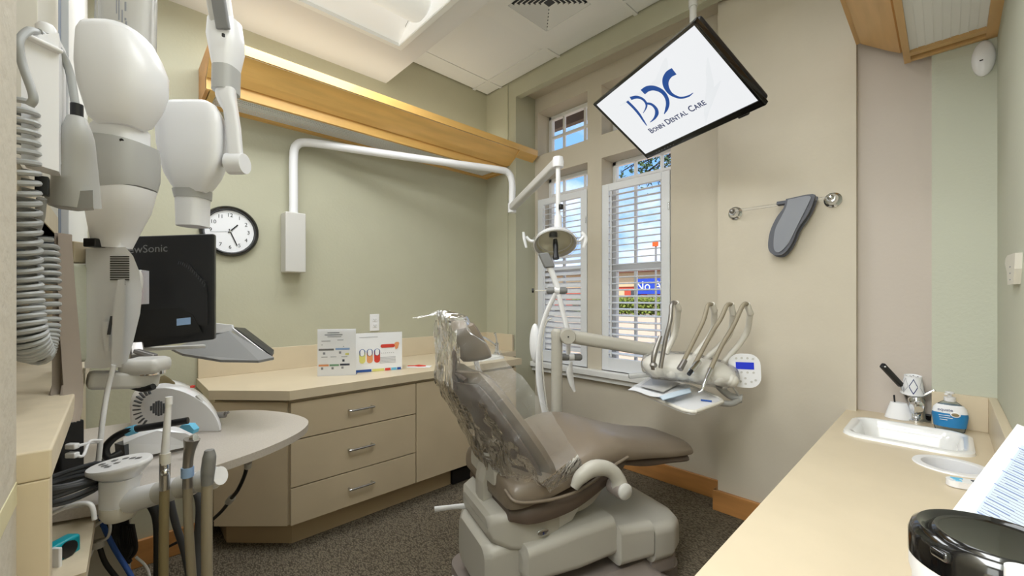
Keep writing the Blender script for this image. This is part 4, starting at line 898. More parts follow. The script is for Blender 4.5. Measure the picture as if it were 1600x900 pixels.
# ---------------------------------------------------------------- left side: partition, shelf, equipment
MB().box((-.30, .722, 0), (-.0545, .745, .94), .002).build('trim_4', 'maple_pale', kind='structure')
MB().box((-.30, .722, .94), (-.053, 2.0, .975), .003).build('trim_5', 'maple_pale', kind='structure')
MB().box((-.0815, .620, .92), (-.079, .718, .945), .0005).build('tape_strip', 'tape', label='strip of yellowish tape on the near textured wall end', cat='tape')
MB().box((-.30, .722, 1.30), (-.10, 2.25, 1.345)).build('trim_7', 'maple_pale', kind='structure')
MB().box((-.30, 1.6, 0), (-.12, 2.3, .94)).build('trim_8', 'maple_pale', kind='structure')
sh = thing('wall_shelf', 'pale maple shelf with rounded front corner at the lower left', 'shelf', (-.15, 1.2, .68))
MB().plate([(-.3, 1.0), (-.035, 1.0), (-.03, 1.25), (-.04, 1.4), (-.09, 1.5), (-.3, 1.5)], [], .665, .69).build('board', 'maple_pale', sh)

def dspl(pix, r, name, m, label=None, cat=None, parent=None, n=8, group=None, ds=None):
    return MB().tube([at(p[0], p[1], d=p[2]) for p in pix], r, n).build(name, m, parent, label, cat, group)
# dispenser box with coiled cords
wb = thing('wall_transformer', 'white wall-mounted instrument box with coiled grey cords at the left edge', 'instrument', at(68, 270, d=.62))
b = MB(); c0 = at(62, 160, d=.66)
for uv, nm in (((30, 47, 105, 262), 'housing'),):
    pa = [at(33, 55, d=.60), at(92, 52, d=.64), at(92, 268, d=.64), at(33, 250, d=.60)]
    MB().prism(pa, V((0, .05, 0))).build('housing', 'white_plastic', wb)
    MB().prism([at(92, 60, d=.645), at(103, 80, d=.70), at(103, 250, d=.70), at(92, 260, d=.645)], RT * -.012).build('side_face', 'white_plastic', wb)
MB().bar(at(38, 54, d=.60), at(96, 82, d=.64), .012, .006, bev=.002).build('top_lip', 'white_plastic', wb)
MB().lathe([(.012, 0), (.012, .012), (.008, .018), (.001, .019)], at(72, 56, d=.65)).build('cradle_knob', 'white_plastic', wb)
MB().box(at(62, 305, d=.64) - V((.005, .005, 0)), at(62, 275, d=.64) + V((.01, .01, 0)), .002).build('plug', 'black_plastic', wb)
def coil(path, R0, turns, r, name, root, d0, tiltz=.0):
    P_ = spline([at(u, v, d=dd) for u, v, dd in path], 20); n = turns * 14; pts = []
    for i in range(n + 1):
        f = i / n * (len(P_) - 1); k = min(int(f), len(P_) - 2); p = P_[k].lerp(P_[k + 1], f - k); t = (P_[k + 1] - P_[k]).normalized()
        x = RT - t * RT.dot(t); x.normalize(); y = t.cross(x); a = 2 * PI * i / 14; rr = lerpl(R0, i / n); pts.append(p + x * math.cos(a) * rr + y * math.sin(a) * rr)
    MB().tube(pts, r, 7, k=1).build(name, 'grey_rubber', root)
coil([(28, 160, .60), (29, 260, .60), (33, 360, .61), (36, 450, .62), (42, 520, .62), (55, 553, .64)], [.018, .019, .0185, .018, .018, .019, .018], 32, .0042, 'coiled_cord', wb, .6)
coil([(67, 378, .68), (70, 440, .67), (68, 510, .66), (62, 545, .65), (55, 556, .64)], .0155, 24, .004, 'coiled_cord', wb, .6)
dspl([(46, 165, .58), (52, 150, .58), (35, 100, .58), (30, 65, .58), (45, 48, .6), (58, 50, .62)], .005, 'lead', 'grey_rubber', parent=wb)
dspl([(60, 50, .62), (90, 75, .66), (108, 110, .68), (118, 165, .68)], .0055, 'lead', 'grey_rubber', parent=wb)
dspl([(65, 310, .66), (62, 340, .67), (56, 360, .68)], .006, 'lead', 'grey_rubber', parent=wb)
# grey handle
gh = thing('hand_instrument', 'tapered grey instrument handle hanging beside the coiled cord', 'instrument', at(115, 325, d=.7))
MB().tube([at(120, 163, d=.68), at(120, 182, d=.68)], .008, 10).build('strain_relief', 'black_plastic', gh)
MB().tube([at(120, 184, d=.68), at(120, 215, d=.68), at(118, 262, d=.69), at(119, 322, d=.70)], [.012, .021, .027, .031], 18).build('handle', 'grey_plastic', gh)
MB().prism([at(u, v, d=.68) for u, v in ((68, 304), (95, 300), (145, 297), (146, 324), (120, 326), (90, 322), (72, 316))], V((0, .03, 0))).build('cradle', 'grey_plastic', gh)
# towel
b = MB(); R = []
for k, (u, v, d, wv) in enumerate(((96, 365, .80, .014), (96, 440, .79, .018), (97, 520, .78, .026), (98, 600, .77, .036), (92, 640, .74, .046), (86, 662, .70, .05))):
    c = at(u, v, d=d); R.append([c + RT * wv * (j / 10 - .5) * 1.1 + FW * (.012 * math.sin(j * 1.3 + k * .4)) for j in range(11)])
b.loft(R, closed=False); b.loft([[p + FW * .006 for p in r] for r in R], closed=False)
b.build('towel', 'cloth_taupe', label='taupe cloth hanging over the maple partition', cat='towel', fix=False)
# speaker box
sb = thing('wall_speaker', 'small grey-green wall box with round slotted speaker behind the cloth', 'speaker', at(118, 565, d=.98))
MB().obox(at(118, 489, d=.98), (.052, .06, .23), RT, FW, UP, .01).build('housing', 'pale_green_paint', sb)
for k in range(7): MB().obox(at(110, 497 + k * 3.0, d=.948), (.016 * math.sin((k + .8) / 7.6 * PI) + .004, .002, .0016), RT, FW, UP).build('slot', 'black_matte', sb)
MB().obox(at(120, 395, d=1.0), (.04, .05, .05), RT, FW, UP, .003).build('bracket', 'maple_pale', sb)

# x-ray unit
xr = thing('dental_xray', 'white wall-mounted dental x-ray unit with control box and folding arm', 'x-ray unit', at(175, 575, d=.98))
XY = .98
bp = [(134, 388), (196, 386), (208, 400), (218, 425), (222, 460), (219, 490), (208, 535), (199, 565), (187, 571), (160, 576), (132, 575)]
def slabpix(px_, d, depth, name, m, bev=False, parent=xr, k=3):
    pts = spline([at(u, v, d=d) for u, v in px_] + [at(*px_[0], d=d)], k)[:-1] if bev else [at(u, v, d=d) for u, v in px_]
    return MB().prism(pts, V((0, depth, 0)), bev).build(name, m, parent)
hs = slabpix(bp, XY, .10, 'control_box', 'white_plastic')
for k in range(13): MB().obox(at(187 + (3 if k > 10 else 0), 401 + k * 3.6, d=XY - .001), (.044 if k < 11 else .015, .002, .0022), RT, FW, UP).build('vent_slot', 'black_matte', hs)
MB().sphere(at(217, 440, d=XY + .01), (.008, .01, .028)).build('side_button', 'light_grey', xr)
MB().obox(at(149, 380, d=XY - .01), (.028, .03, .02), RT, FW, UP, .002).build('clip', 'black_plastic', xr)
hk = [(184, 437), (195, 436), (195, 470), (192, 540), (190, 574), (174, 574), (175, 520), (176, 480)]
slabpix(hk, XY - .03, .022, 'hand_switch', 'white_plastic'); slabpix([(160, 502), (168, 503), (170, 545), (166, 550), (161, 530)], XY - .02, .015, 'switch_holder', 'white_plastic')
slabpix([(172, 494), (177, 494), (173, 523), (167, 523)], XY - .025, .01, 'switch_grip', 'dark_grey')
dspl([(178, 570, .95), (168, 610, .95), (160, 660, .94), (156, 700, .94), (152, 735, .95)], .005, 'switch_cord', 'white_plastic', parent=xr)
def boxring(u0, u1, v, d, th, p=.38, n=28):
    c = at((u0 + u1) / 2, v, d=d); hw = (u1 - u0) / 2 / 650 * d; g = V((.35, .94, 0)); return [c + RT * hw * math.copysign(abs(math.cos(a)) ** p, math.cos(a)) + g * th * math.copysign(abs(math.sin(a)) ** p, math.sin(a)) for a in [2 * PI * j / n for j in range(n)]]
def ringpix(u0, u1, v, d, th, n=20, sk=0):
    c = at((u0 + u1) / 2, v, d=d); hw = (u1 - u0) / 2 / 650 * d; return [c + RT * hw * math.copysign(abs(math.cos(a)) ** .7, math.cos(a)) + FW * th * math.copysign(abs(math.sin(a)) ** .7, math.sin(a)) + UP * sk * math.cos(a) * hw for a in [2 * PI * j / n for j in range(n)]]
MB().loft([ringpix(153, 198, 388, XY + .02, .03), ringpix(152, 208, 362, XY + .02, .04), ringpix(150, 222, 330, XY, .05), ringpix(148, 230, 296, XY, .055)]).build('clear_knuckle', 'white_plastic', xr)
MB().loft([ringpix(148, 231, 300, XY, .055, sk=.15), ringpix(143, 234, 285, XY, .06, sk=.15), ringpix(142, 235, 240, XY, .06, sk=-.1), ringpix(143, 234, 222, XY, .055, sk=-.15)]).build('swivel_housing', 'grey_plastic', xr)
MB().loft([ringpix(155, 222, 232, XY, .045), ringpix(156, 222, 203, XY, .045), ringpix(160, 218, 197, XY, .04)]).build('swivel_neck', 'white_plastic', xr)
MB().cyl(at(190, 219, d=XY - .046), at(190, 219, d=XY - .049), .004, n=8).build('screw', 'black_matte', xr)
MB().loft([ringpix(164, 216, 200, XY - .02, .03), ringpix(155, 224, 190, XY - .02, .05), ringpix(150, 238, 165, XY - .02, .06), ringpix(143, 246, 140, XY - .02, .065), ringpix(139, 247, 110, XY - .02, .065), ringpix(138, 238, 85, XY - .02, .06), ringpix(138, 226, 62, XY - .02, .055), ringpix(141, 214, 49, XY - .02, .045), ringpix(150, 196, 45, XY - .02, .03)]).build('elbow_cover', 'white_plastic', xr)
aw = at(160, 50, d=1.06)
MB().loft([ringpix(158, 235, 80, 1.08, .03), ringpix(160, 236, 20, 1.08, .03), ringpix(160, 237, -90, 1.06, .03)]).build('lower_arm', 'light_grey', xr)
MB().loft([ringpix(155, 238, 80, 1.05, .035), ringpix(157, 239, 20, 1.05, .035), ringpix(157, 240, -95, 1.05, .035)], cap=False).build('arm_sleeve', 'sleeve_film', xr)
b = MB()
for u, v, wv, hh_ in ((196, 10, .004, .022), (196, 30, .004, .006), (191, 25, .003, .03), (186, 15, .003, .05), (182, 8, .002, .04), (197, 36, .004, .008)): b.obox(at(u, v, d=1.012), (wv, .001, hh_), RT, FW, UP)
b.build('arm_print', 'print_grey', xr)
MB().tube([at(198, -85, d=1.07), at(240, -110, d=1.08), at(300, -110, d=1.1), at(330, -70, d=1.12)], .03, 12).build('upper_joint', 'white_plastic', xr)
MB().bar(at(328, -80, d=1.14), at(350, 50, d=1.18), .05, .045, up=FW, bev=.008).build('upper_arm', 'light_grey', xr)
MB().bar(at(332, -60, d=1.11), at(349, 46, d=1.15), .036, .012, up=FW, bev=.003).build('arm_cover', 'mid_grey', xr)
MB().cyl(at(349, 53, d=1.14), at(349, 57, d=1.14), .004, n=8).build('screw', 'black_matte', xr)
MB().loft([ringpix(330, 373, 35, 1.19, .035), ringpix(329, 376, 60, 1.19, .04), ringpix(333, 376, 80, 1.19, .04), ringpix(338, 370, 108, 1.19, .035)]).build('yoke_head', 'white_plastic', xr)
MB().loft([ringpix(338, 370, 108, 1.19, .036), ringpix(337, 369, 145, 1.19, .036)]).build('yoke_band', 'grey_plastic', xr)
MB().loft([boxring(u0, u1, v, 1.19, t, .6) for u0, u1, v, t in ((338, 369, 143, .034), (338, 369, 152, .034), (342, 370, 162, .032), (350, 372, 174, .028), (353, 376, 200, .024), (355, 379, 235, .022), (357, 381, 262, .022), (360, 380, 270, .018))]).build('yoke_arm', 'white_plastic', xr)
MB().lathe([(.001, 0), (.028, 0), (.03, .01), (.03, .045), (.001, .045)], at(383, 256, d=1.19), -RT).build('yoke_pivot', 'white_plastic', xr)
# tubehead
th_ = [boxring(*q, 1.2, t) for *q, t in ((281, 323, 303, .035), (272, 331, 292, .05), (263, 342, 276, .06), (257, 350, 256, .066), (252, 352, 232, .068), (250, 352, 205, .068), (251, 350, 188, .066), (256, 343, 174, .06), (266, 332, 167, .05), (285, 312, 165, .03))]
MB().loft(th_).build('tube_head', 'white_plastic', xr)
MB().loft([ringpix(277, 325, 298, 1.2, .04), ringpix(280, 324, 311, 1.2, .039)]).build('cone_collar', 'grey_plastic', xr)
MB().loft([ringpix(281, 322, 310, 1.2, .037), ringpix(282, 321, 354, 1.2, .035)]).build('cone', 'white_plastic', xr)
MB().cyl(at(352, 252, d=1.2), at(362, 254, d=1.2), .02).build('head_pivot', 'light_grey', xr)

# monitor on arm
mo = thing('monitor', 'black computer monitor seen from behind on a grey swing arm', 'monitor', at(255, 540, d=1.34))
ml, mr = 1.25, 1.36
q = [at(165, 377, d=ml), at(333, 371, d=mr), at(335, 537, d=mr), at(168, 530, d=ml)]
mx = (q[1] - q[0]).normalized(); mz = UP; my = mz.cross(mx).normalized(); 
if my.dot(FW) < 0: my = -my
mc = sum(q, V()) / 4; mw = (q[1] - q[0]).length; mh = (q[1] - q[2]).length
MB().obox(mc + my * .02, (mw, .03, mh), mx, my, mz, .005).build('shell', 'black_plastic', mo)
MB().obox(mc + my * .037, (mw - .03, .004, mh - .03), mx, my, mz).build('screen', 'black_gloss', mo)
bm_ = MB(); hw, hh_ = mw / 2, mh / 2
bulge = [(-hw * .9, hh_ * .52), (hw * .25, hh_ * .52), (hw * .5, hh_ * .45), (hw * .72, hh_ * .2), (hw * .86, -.0 * hh_), (hw * .88, -hh_ * .7), (-hw * .9, -hh_ * .7)]
MB().prism([mc + mx * a + mz * b_ + my * .006 for a, b_ in spline_xy] if False else [mc + mx * p[0] + mz * p[1] + my * .006 for p in [(v.x, v.y) for v in spline([V((a, b_, 0)) for a, b_ in bulge[1:6]], 5)] + [bulge[6], bulge[0]]], -my * .012).build('back_bulge', 'black_plastic', mo)
MB().prism([mc + mx * a + mz * b_ - my * .004 for a, b_ in [(-hw * .5, -hh_ * .32), (hw * .35, -hh_ * .34), (hw * .6, -hh_ * .5), (hw * .78, -hh_ * .85), (-hw * .5, -hh_ * .85)]], -my * .004).build('port_recess', 'black_matte', mo)
b = MB()
for k in range(14):
    t = k / 13; b.obox(mc + mx * hw * (.32 + .5 * t) + mz * hh_ * (.48 - .45 * t ** 1.6) - my * .007, (.0015, .002, .010), (mx + mz * -.3).normalized(), my, (mz + mx * .3).normalized())
b.build('vent_grille', 'dark_grey', mo, kind='stuff')
text('ViewSonic', .034, mc + mx * (-hw * .12 - .032) + mz * hh_ * .76 - my * .0008 + my * .005 - my * .0005, mx, mz, 'mid_grey', mo, sx=.85)
MB().obox(mc + mx * hw * .42 - mz * hh_ * .60 - my * .009, (.036, .001, .022), mx, my, mz).build('sticker', 'blue_print', mo)
MB().obox(at(224, 449, d=1.2), (.012, .03, .10), RT, FW, UP, .003).build('mount_plate', 'steel', mo)
ar = thing('swing_arm', 'pale grey swing arm with round pivot below the monitor', 'monitor arm', at(225, 610, d=1.08))
MB().obox(at(228, 571, d=1.08), (.085, .09, .04), (RT + FW * .3).normalized(), (FW - RT * .3).normalized(), UP, .014).build('upper_link', 'light_grey', ar)
MB().cyl(at(235, 584, d=1.08), at(235, 579, d=1.08), .032).build('pivot_ring', 'chrome', ar)
MB().bar(at(136, 594, d=1.0), at(247, 592, d=1.1), .06, .042, bev=.01).build('lower_link', 'light_grey', ar)
MB().tube([at(205, 603, d=1.05), at(225, 608, d=1.06), at(240, 604, d=1.06)], .008, 8).build('cable', 'black_matte', ar)
MB().bar(at(212, 540, d=1.15), at(215, 560, d=1.12), .03, .03, bev=.005).bar(at(212, 548, d=1.12), at(243, 557, d=1.12), .018, .012, bev=.003).build('neck', 'satin_steel', ar)
# keyboard tray
kt = thing('keyboard_tray', 'grey keyboard tray with raised black keyboard pad behind the monitor', 'keyboard tray', at(350, 560, d=1.4))
slabk = [(262, 541), (300, 541), (334, 519), (362, 517), (424, 563), (420, 566), (360, 566), (300, 560)]
k0 = [at(268, 548, d=1.58), at(352, 516, d=1.62), at(428, 562, d=1.42), at(404, 567, d=1.38), at(345, 566, d=1.40), at(285, 556, d=1.48)]
MB().prism(k0, UP * .008).build('tray', 'mid_grey', kt)
MB().prism([at(334, 505, d=1.58), at(362, 508, d=1.60), at(364, 518, d=1.60), at(334, 521, d=1.58)], FW * .01).build('back_lip', 'white_plastic', kt)
MB().bar(at(364, 515, d=1.60), at(424, 561, d=1.43), .004, .012).build('edge_trim', 'white_plastic', kt)
MB().prism([at(366, 516, d=1.62), at(383, 517, d=1.70), at(428, 552, d=1.50), at(424, 560, d=1.44)], UP * .012).build('keyboard', 'black_plastic', kt)
MB().bar(at(215, 546, d=1.3), at(320, 541, d=1.45), .02, .012, bev=.003).build('support_rail', 'light_grey', kt)

# table
tbz = .72
tp_ = [(-.11, 1.25), (.02, 1.22), (.14, 1.28), (.30, 1.345), (.42, 1.43), (.485, 1.53), (.49, 1.63), (.45, 1.75), (.37, 1.86), (.25, 1.92), (.1, 1.95), (-.11, 1.96)]
tb_ = thing('work_table', 'speckled grey quartz table with rounded end beside the cabinet', 'table', (.2, 1.6, 0))
pl = [(p.x, p.y) for p in spline([V((a, b_, 0)) for a, b_ in tp_], 5)]
MB().plate(pl, [], tbz - .022, tbz).build('tabletop', 'quartz', tb_)
MB().box((-.05, 1.45, .0), (.03, 1.75, tbz - .022), .004).build('pedestal', 'chair_plastic', tb_)
dspl([(388, 714, 1.25), (383, 740, 1.3), (372, 765, 1.35), (362, 778, 1.4), (345, 800, 1.5), (322, 820, 1.6), (300, 835, 1.7), (262, 855, 1.8)], .006, 'table_cable', 'black_matte', parent=tb_)
MB().cyl(at(388, 722, d=1.26), at(387, 730, d=1.27), .010).cyl(at(363, 777, d=1.4), at(357, 784, d=1.42), .011).build('cable_clip', 'light_grey', tb_)
# white machine
vm = thing('countertop_machine', 'rounded white dental machine with slotted side vents on the grey table', 'machine', at(270, 672, z=tbz))
DM = 1.42
b = MB(); prof = [(205, 640), (206, 618), (222, 602), (250, 595), (272, 597), (296, 605), (322, 622), (338, 642), (344, 660), (336, 665), (290, 672), (215, 670)]
cM = at(275, 650, d=DM)
Rm = []
for s, dd, sc in ((-1, -.10, .93), (-.6, -.09, .98), (0, 0, 1.0), (.6, .08, .95), (1, .1, .8)):
    pts = spline([at(u, v, d=DM) for u, v in prof] + [at(*prof[0], d=DM)], 3)[:-1]; Rm.append([cM + (p - cM) * sc + V((cM.x, cM.y, 0)).normalized() * dd for p in pts])
for r in Rm:
    for p in r: p.z = max(p.z, tbz + .001)
MB().loft(Rm).build('housing', 'white_plastic', vm)
cv = at(248, 638, d=DM - .105)
for k in range(7):
    hgt = .03 * math.sin((k + .7) / 7.4 * PI); MB().obox(cv + RT * (k - 3) * .008, (.004, .004, hgt * 1.6), RT, FW, UP).build('vent_slot', 'dark_grey', vm)
for k in range(11):
    a = 1.9 + k * .22; MB().obox(at(242, 638, d=DM - .10) + (RT * math.cos(a) * 1.0 + UP * math.sin(a)) * .058, (.022, .006, .004), RT * math.cos(a) + UP * math.sin(a), FW, -RT * math.sin(a) + UP * math.cos(a)).build('vent_slot', 'dark_grey', vm)
MB().tube([at(237, 604, d=DM - .06), at(255, 600, d=DM - .03), at(272, 603, d=DM - .03)], [.01, .03, .012], 10, ratio=.25).build('lid_window', 'olive_hose', vm)
MB().obox(at(301, 604, d=DM - .02), (.012, .01, .008), RT, FW, UP, .002).build('switch', 'red_print', vm)
MB().bar(at(308, 618, d=DM - .07), at(328, 640, d=DM - .07), .012, .006).build('side_panel', 'light_grey', vm)
MB().cyl(at(338, 649, d=DM - .02), at(352, 648, d=DM - .02), .010).cyl(at(348, 650, d=DM - .02), at(357, 644, d=DM - .02), .004).build('valve', 'satin_steel', vm)
# wedge box with cable
wg = thing('sensor_box', 'white wedge-shaped box with black cable wrapped in blue tape on the table', 'box', at(240, 710, z=tbz))
wa, wb_ = at(196, 718, z=tbz), at(312, 693, z=tbz)
pw_ = [(193, 690), (215, 680), (245, 670), (275, 672), (312, 690), (196, 719)]
MB().prism([at(193, 693, d=1.08), at(215, 683, d=1.10), at(245, 673, d=1.13), at(262, 671, d=1.15), at(290, 677, d=1.17), at(313, 689, d=1.2), at(300, 696, d=1.19), at(196, 720, d=1.08)], V((0, .06, 0))).build('body', 'white_plastic', wg)
MB().prism([at(179, 693, d=1.10), at(194, 696, d=1.075), at(196, 720, d=1.075), at(181, 718, d=1.10)], FW * .03).build('end_plate', 'dark_grey', wg)
dspl([(190, 706, 1.07), (170, 715, 1.05), (165, 700, 1.05), (180, 683, 1.06), (205, 672, 1.07), (240, 666, 1.09), (270, 661, 1.1), (294, 657, 1.11)], .009, 'cable', 'black_plastic', parent=wg)
MB().tube([at(198, 675, d=1.07), at(213, 670, d=1.075)], .0115, 10).build('blue_tape', 'sky_print', wg)
MB().prism([at(u, v, d=1.13) for u, v in ((280, 668), (284, 664), (296, 664), (303, 672), (301, 678))], FW * .02).build('blue_wrap', 'sky_print', wg)
# outlet plugs, dark transformer
tf = thing('power_box', 'black power box with white plugs beside the maple partition', 'power box', at(95, 730, d=.86))
MB().obox(at(96, 703, d=.9), (.05, .05, .12), RT, FW, UP, .004).build('housing', 'black_matte', tf)
for v in (697, 711): MB().obox(at(113, v, d=.86), (.022, .012, .012), RT, FW, UP, .003).build('plug', 'white_plastic', tf)
dspl([(120, 697, .86), (140, 692, .9), (158, 690, .95)], .003, 'lead', 'white_plastic', parent=tf)
dspl([(118, 711, .86), (130, 712, .87), (140, 690, .9), (158, 688, .93)], .003, 'lead', 'white_plastic', parent=tf)
# coiled dark cable on shelf
b = MB()
cc_ = at(110, 758, d=.84)
for k in range(6):
    b.tube([cc_ + RT * (.045 + .004 * math.sin(k * 2)) * math.cos(t) + FW * .06 * math.sin(t) + UP * (.006 * k - .012 + .003 * math.sin(t * 2 + k)) for t in [2 * PI * i / 16 for i in range(17)]], .0045, 7, k=2)
b.build('cable_coil', 'dark_grey', label='coiled dark grey cable lying on the maple shelf', cat='cable')
dspl([(80, 803, .80), (105, 792, .8), (128, 786, .8), (143, 790, .8), (148, 812, .8)], .004, 'white_cable', 'white_plastic', 'white usb cable trailing over the maple shelf', 'cable')
tl = thing('dispenser', 'teal and black dispenser on the lower left shelf', 'dispenser', at(90, 895, d=.74))
MB().obox(at(94, 870, d=.74), (.026, .05, .06), RT, FW, UP, .006).build('body', 'teal', tl); MB().obox(at(88, 872, d=.713), (.016, .006, .036), RT, FW, UP, .002).build('front', 'white_plastic', tl)
MB().cyl(at(105, 858, d=.74), at(109, 858, d=.74), .014).build('knob', 'black_plastic', tl)

# assistant's instrument head
ah = thing('assistant_unit', 'white assistant instrument arm with keypad and three holders in the left foreground', 'dental unit', at(186, 805, d=.86))
DA = .86
def disc(u, v, d, ru, h, name, m, skew=0, top=None): pass
MB().loft([ringpix(165, 208, 800, DA, .028), ringpix(165, 209, 760, DA, .028), ringpix(166, 212, 745, DA, .03)]).build('hub', 'white_plastic', ah)
MB().lathe([(.031, 0), (.031, -.018), (.024, -.03), (.001, -.034)], at(187, 787, d=DA)).build('hub_base', 'cream_plastic', ah)
kc = at(187, 727, d=DA); kax = (UP + RT * -.14 - FW * .10).normalized(); kx = (RT + UP * .14).normalized()
ky = kax.cross(kx)
ov = lambda s, h: [kc + kx * .060 * s * math.cos(a) + ky * .042 * s * math.sin(a) + kax * h for a in [2 * PI * j / 32 for j in range(32)]]
MB().loft([ov(.45, -.03), ov(.8, -.014), ov(1, -.003), ov(1, .003), ov(.96, .006), ov(.05, .007)]).build('keypad_dish', 'white_plastic', ah)
for a_, b_ in ((-.035, .0), (-.02, .012), (-.02, -.01), (0, .016), (0, -.004), (.018, .012), (.034, .008), (-.006, -.018)): MB().obox(kc + kx * a_ + ky * b_ + kax * .0075, (.010, .006, .001), kx, ky, kax).build('key', 'mid_grey', ah)
ha, hb_ = at(205, 782, d=DA), at(345, 743, d=.84)
hx = (hb_ - ha).normalized()
MB().tube([ha + UP * .0, ha.lerp(hb_, .35), ha.lerp(hb_, .7), hb_], [.024, .022, .02, .018], 20).build('holder_bar', 'white_plastic', ah)
HP = [(.39, 258), (.62, 293), (.86, 325)]
for k, (t, u) in enumerate(HP):
    c = ha.lerp(hb_, t); MB().cyl(c - hx * .013, c + hx * .013, .0225, n=24).build('holder_groove', 'light_grey', ah)
sv = [(262, 622), (261, 660), (259, 712)]
c1 = 1
# saliva ejector
se = thing('saliva_ejector', 'slim white saliva ejector wand, leftmost in the instrument holders', 'instrument', at(258, 760, d=.8), group='handpieces in the assistant holders')
DI = .81
dspl([(264, 622, DI), (261, 665, DI), (258, 710, DI)], [.0045, .006, .007], 'wand', 'white_plastic', parent=se); dspl([(264, 620, DI), (264, 632, DI)], .006, 'tip', 'white_plastic', parent=se)
dspl([(258, 708, DI), (258, 725, DI)], .009, 'collar', 'cream_plastic', parent=se); dspl([(258, 722, DI), (257, 765, DI)], [.009, .0085], 'valve', 'steel', parent=se)
MB().sphere(at(258, 738, d=DI - .008), .007).build('thumb_knob', 'chrome', se)
dspl([(257, 765, DI), (256, 830, DI), (255, 960, DI)], .008, 'hose', 'olive_hose', parent=se)
hv = thing('suction_valve', 'flared steel suction handpiece, middle of the instrument holders', 'instrument', at(293, 760, d=.8), group='handpieces in the assistant holders')
dspl([(300, 686, DI), (297, 700, DI), (294, 720, DI), (293, 762, DI)], [.014, .010, .0085, .0085], 'valve', 'satin_steel', parent=hv)
dspl([(293, 730, DI), (293, 745, DI)], .0105, 'ring', 'blue_print', parent=hv); MB().tube([at(300, 686, d=DI), at(306, 684, d=DI)], .008, 8).build('lip', 'chrome', hv)
dspl([(293, 760, DI), (295, 830, DI), (304, 960, DI)], .0078, 'hose', 'taupe_hose', parent=hv)
hv = thing('suction_tip', 'rounded grey suction handpiece, rightmost of the instrument holders', 'instrument', at(325, 760, d=.8), group='handpieces in the assistant holders')
dspl([(327, 703, DI), (327, 715, DI), (325, 735, DI), (324, 757, DI)], [.008, .0115, .012, .010], 'valve', 'mid_grey', parent=hv)
dspl([(324, 755, DI), (323, 830, DI), (324, 960, DI)], .0095, 'hose', 'taupe_hose', parent=hv)
# rear hoses
for px_, r, m, lb in (([(262, 765, .9), (275, 820, .92), (290, 870, .94), (305, 960, .95)], .007, 'dark_grey', 'dark hose slanting down behind the olive hose'),
                      ([(232, 780, .9), (246, 810, .9), (248, 870, .9), (247, 960, .9)], .009, 'black_matte', 'thick black hose hanging left of the olive hose'),
                      ([(305, 757, .92), (314, 790, .92), (309, 860, .93), (300, 960, .93)], .010, 'dark_grey', 'thick grey hose hanging between the two right suction hoses'),
                      ([(152, 720, .98), (156, 800, .97), (175, 850, .96), (205, 900, .95), (215, 930, .95)], .005, 'deep_blue', 'blue cable hanging at the lower left below the keypad'),
                      ([(212, 870, 1.05), (228, 885, 1.05), (234, 905, 1.05), (234, 960, 1.05)], .003, 'white_plastic', 'thin white cable near the floor left of the pedestal'),
                      ([(140, 828, .95), (165, 812, .95), (172, 822, .95), (168, 840, .95), (150, 850, .96), (140, 870, .96)], .003, 'white_plastic', 'white looped cable under the keypad hub'),
                      ([(154, 850, .97), (165, 880, .97), (190, 915, .97), (200, 950, .97)], .005, 'black_matte', 'black cable with pale plug hanging at the lower left')):
    dspl(px_, r, 'hose' if r > .006 else 'cable', m, lb, 'hose' if r > .006 else 'cable')
b = MB()
for k in range(7):
    o = (k - 3) * 3; b.tube([at(192 + o * .5, 800, d=1.0), at(188 + o * 1.4, 835, d=1.0 + k * .004), at(194 + o * 1.2, 860, d=1.0), at(198 - o * .6, 878, d=1.0), at(203 + o, 860, d=1.01), at(200 + o * .8, 820, d=1.01)], .0045, 7)
b.build('cable_bundle', 'black_matte', label='tangled bundle of black cables under the keypad hub', cat='cables', kind='stuff')
MB().obox(at(168, 770, d=1.06), (.09, .06, .16), RT, FW, UP, .01).build('power_supply', 'black_matte', label='black device hanging behind the keypad hub', cat='device')
MB().cyl(at(153, 845, d=.965), at(153, 855, d=.965), .012, n=12).build('cable_plug', 'light_grey', label='pale grey plug on the black cable at lower left', cat='plug')

# ---------------------------------------------------------------- outside
MB().box((2.8, -14, -.7), (60, 40, -.5)).build('ground', 'asphalt', kind='structure')
gx = 14
gp = lambda u, v, x: at(u, v, x=x)
a, c = gp(930, 470, 9), gp(1075, 530, 9)
MB().box((5.5, -30, -.5), (28, 60, -.12)).build('sidewalk', 'pavement', kind='structure')
hg = thing('hedge', 'low green hedge across the street beyond the window', 'hedge', (28.5, 12, -.12))
b = MB(); rn = random.Random(5)
for k in range(9000):
    p = V((28 + rn.random() * 1.2, 6 + rn.random() * 16, -.12 + rn.random() ** .6 * 1.25))
    d = V((rn.uniform(-1, 1), rn.uniform(-1, 1), rn.uniform(-1, 1))).normalized(); e_ = d.orthogonal().normalized(); b.add([p, p + d * .16 + e_ * .08, p + d * .26, p + d * .16 - e_ * .08], [[0, 1, 2, 3]])
b.build('foliage', 'hedge_leaf', hg, kind='stuff', fix=False)
BX = 40
bl = thing('shop_building', 'tan and red shop building across the street behind the hedge', 'building', (44, 16, -.12))
MB().box((BX, -10, -.12), (BX + 8, 45, 2.5)).build('lower_wall', 'red_render', bl)
MB().box((BX - .1, -10, 2.4), (BX + 8, 45, 3.9)).build('upper_wall', 'tan_render', bl)
MB().prism([(BX - .8, -10, 3.9), (BX - .8, -10, 4.3), (BX + 3, -10, 4.9), (BX + 8, -10, 3.9)], (0, 55, 0)).build('roof', 'roof_brown', bl)
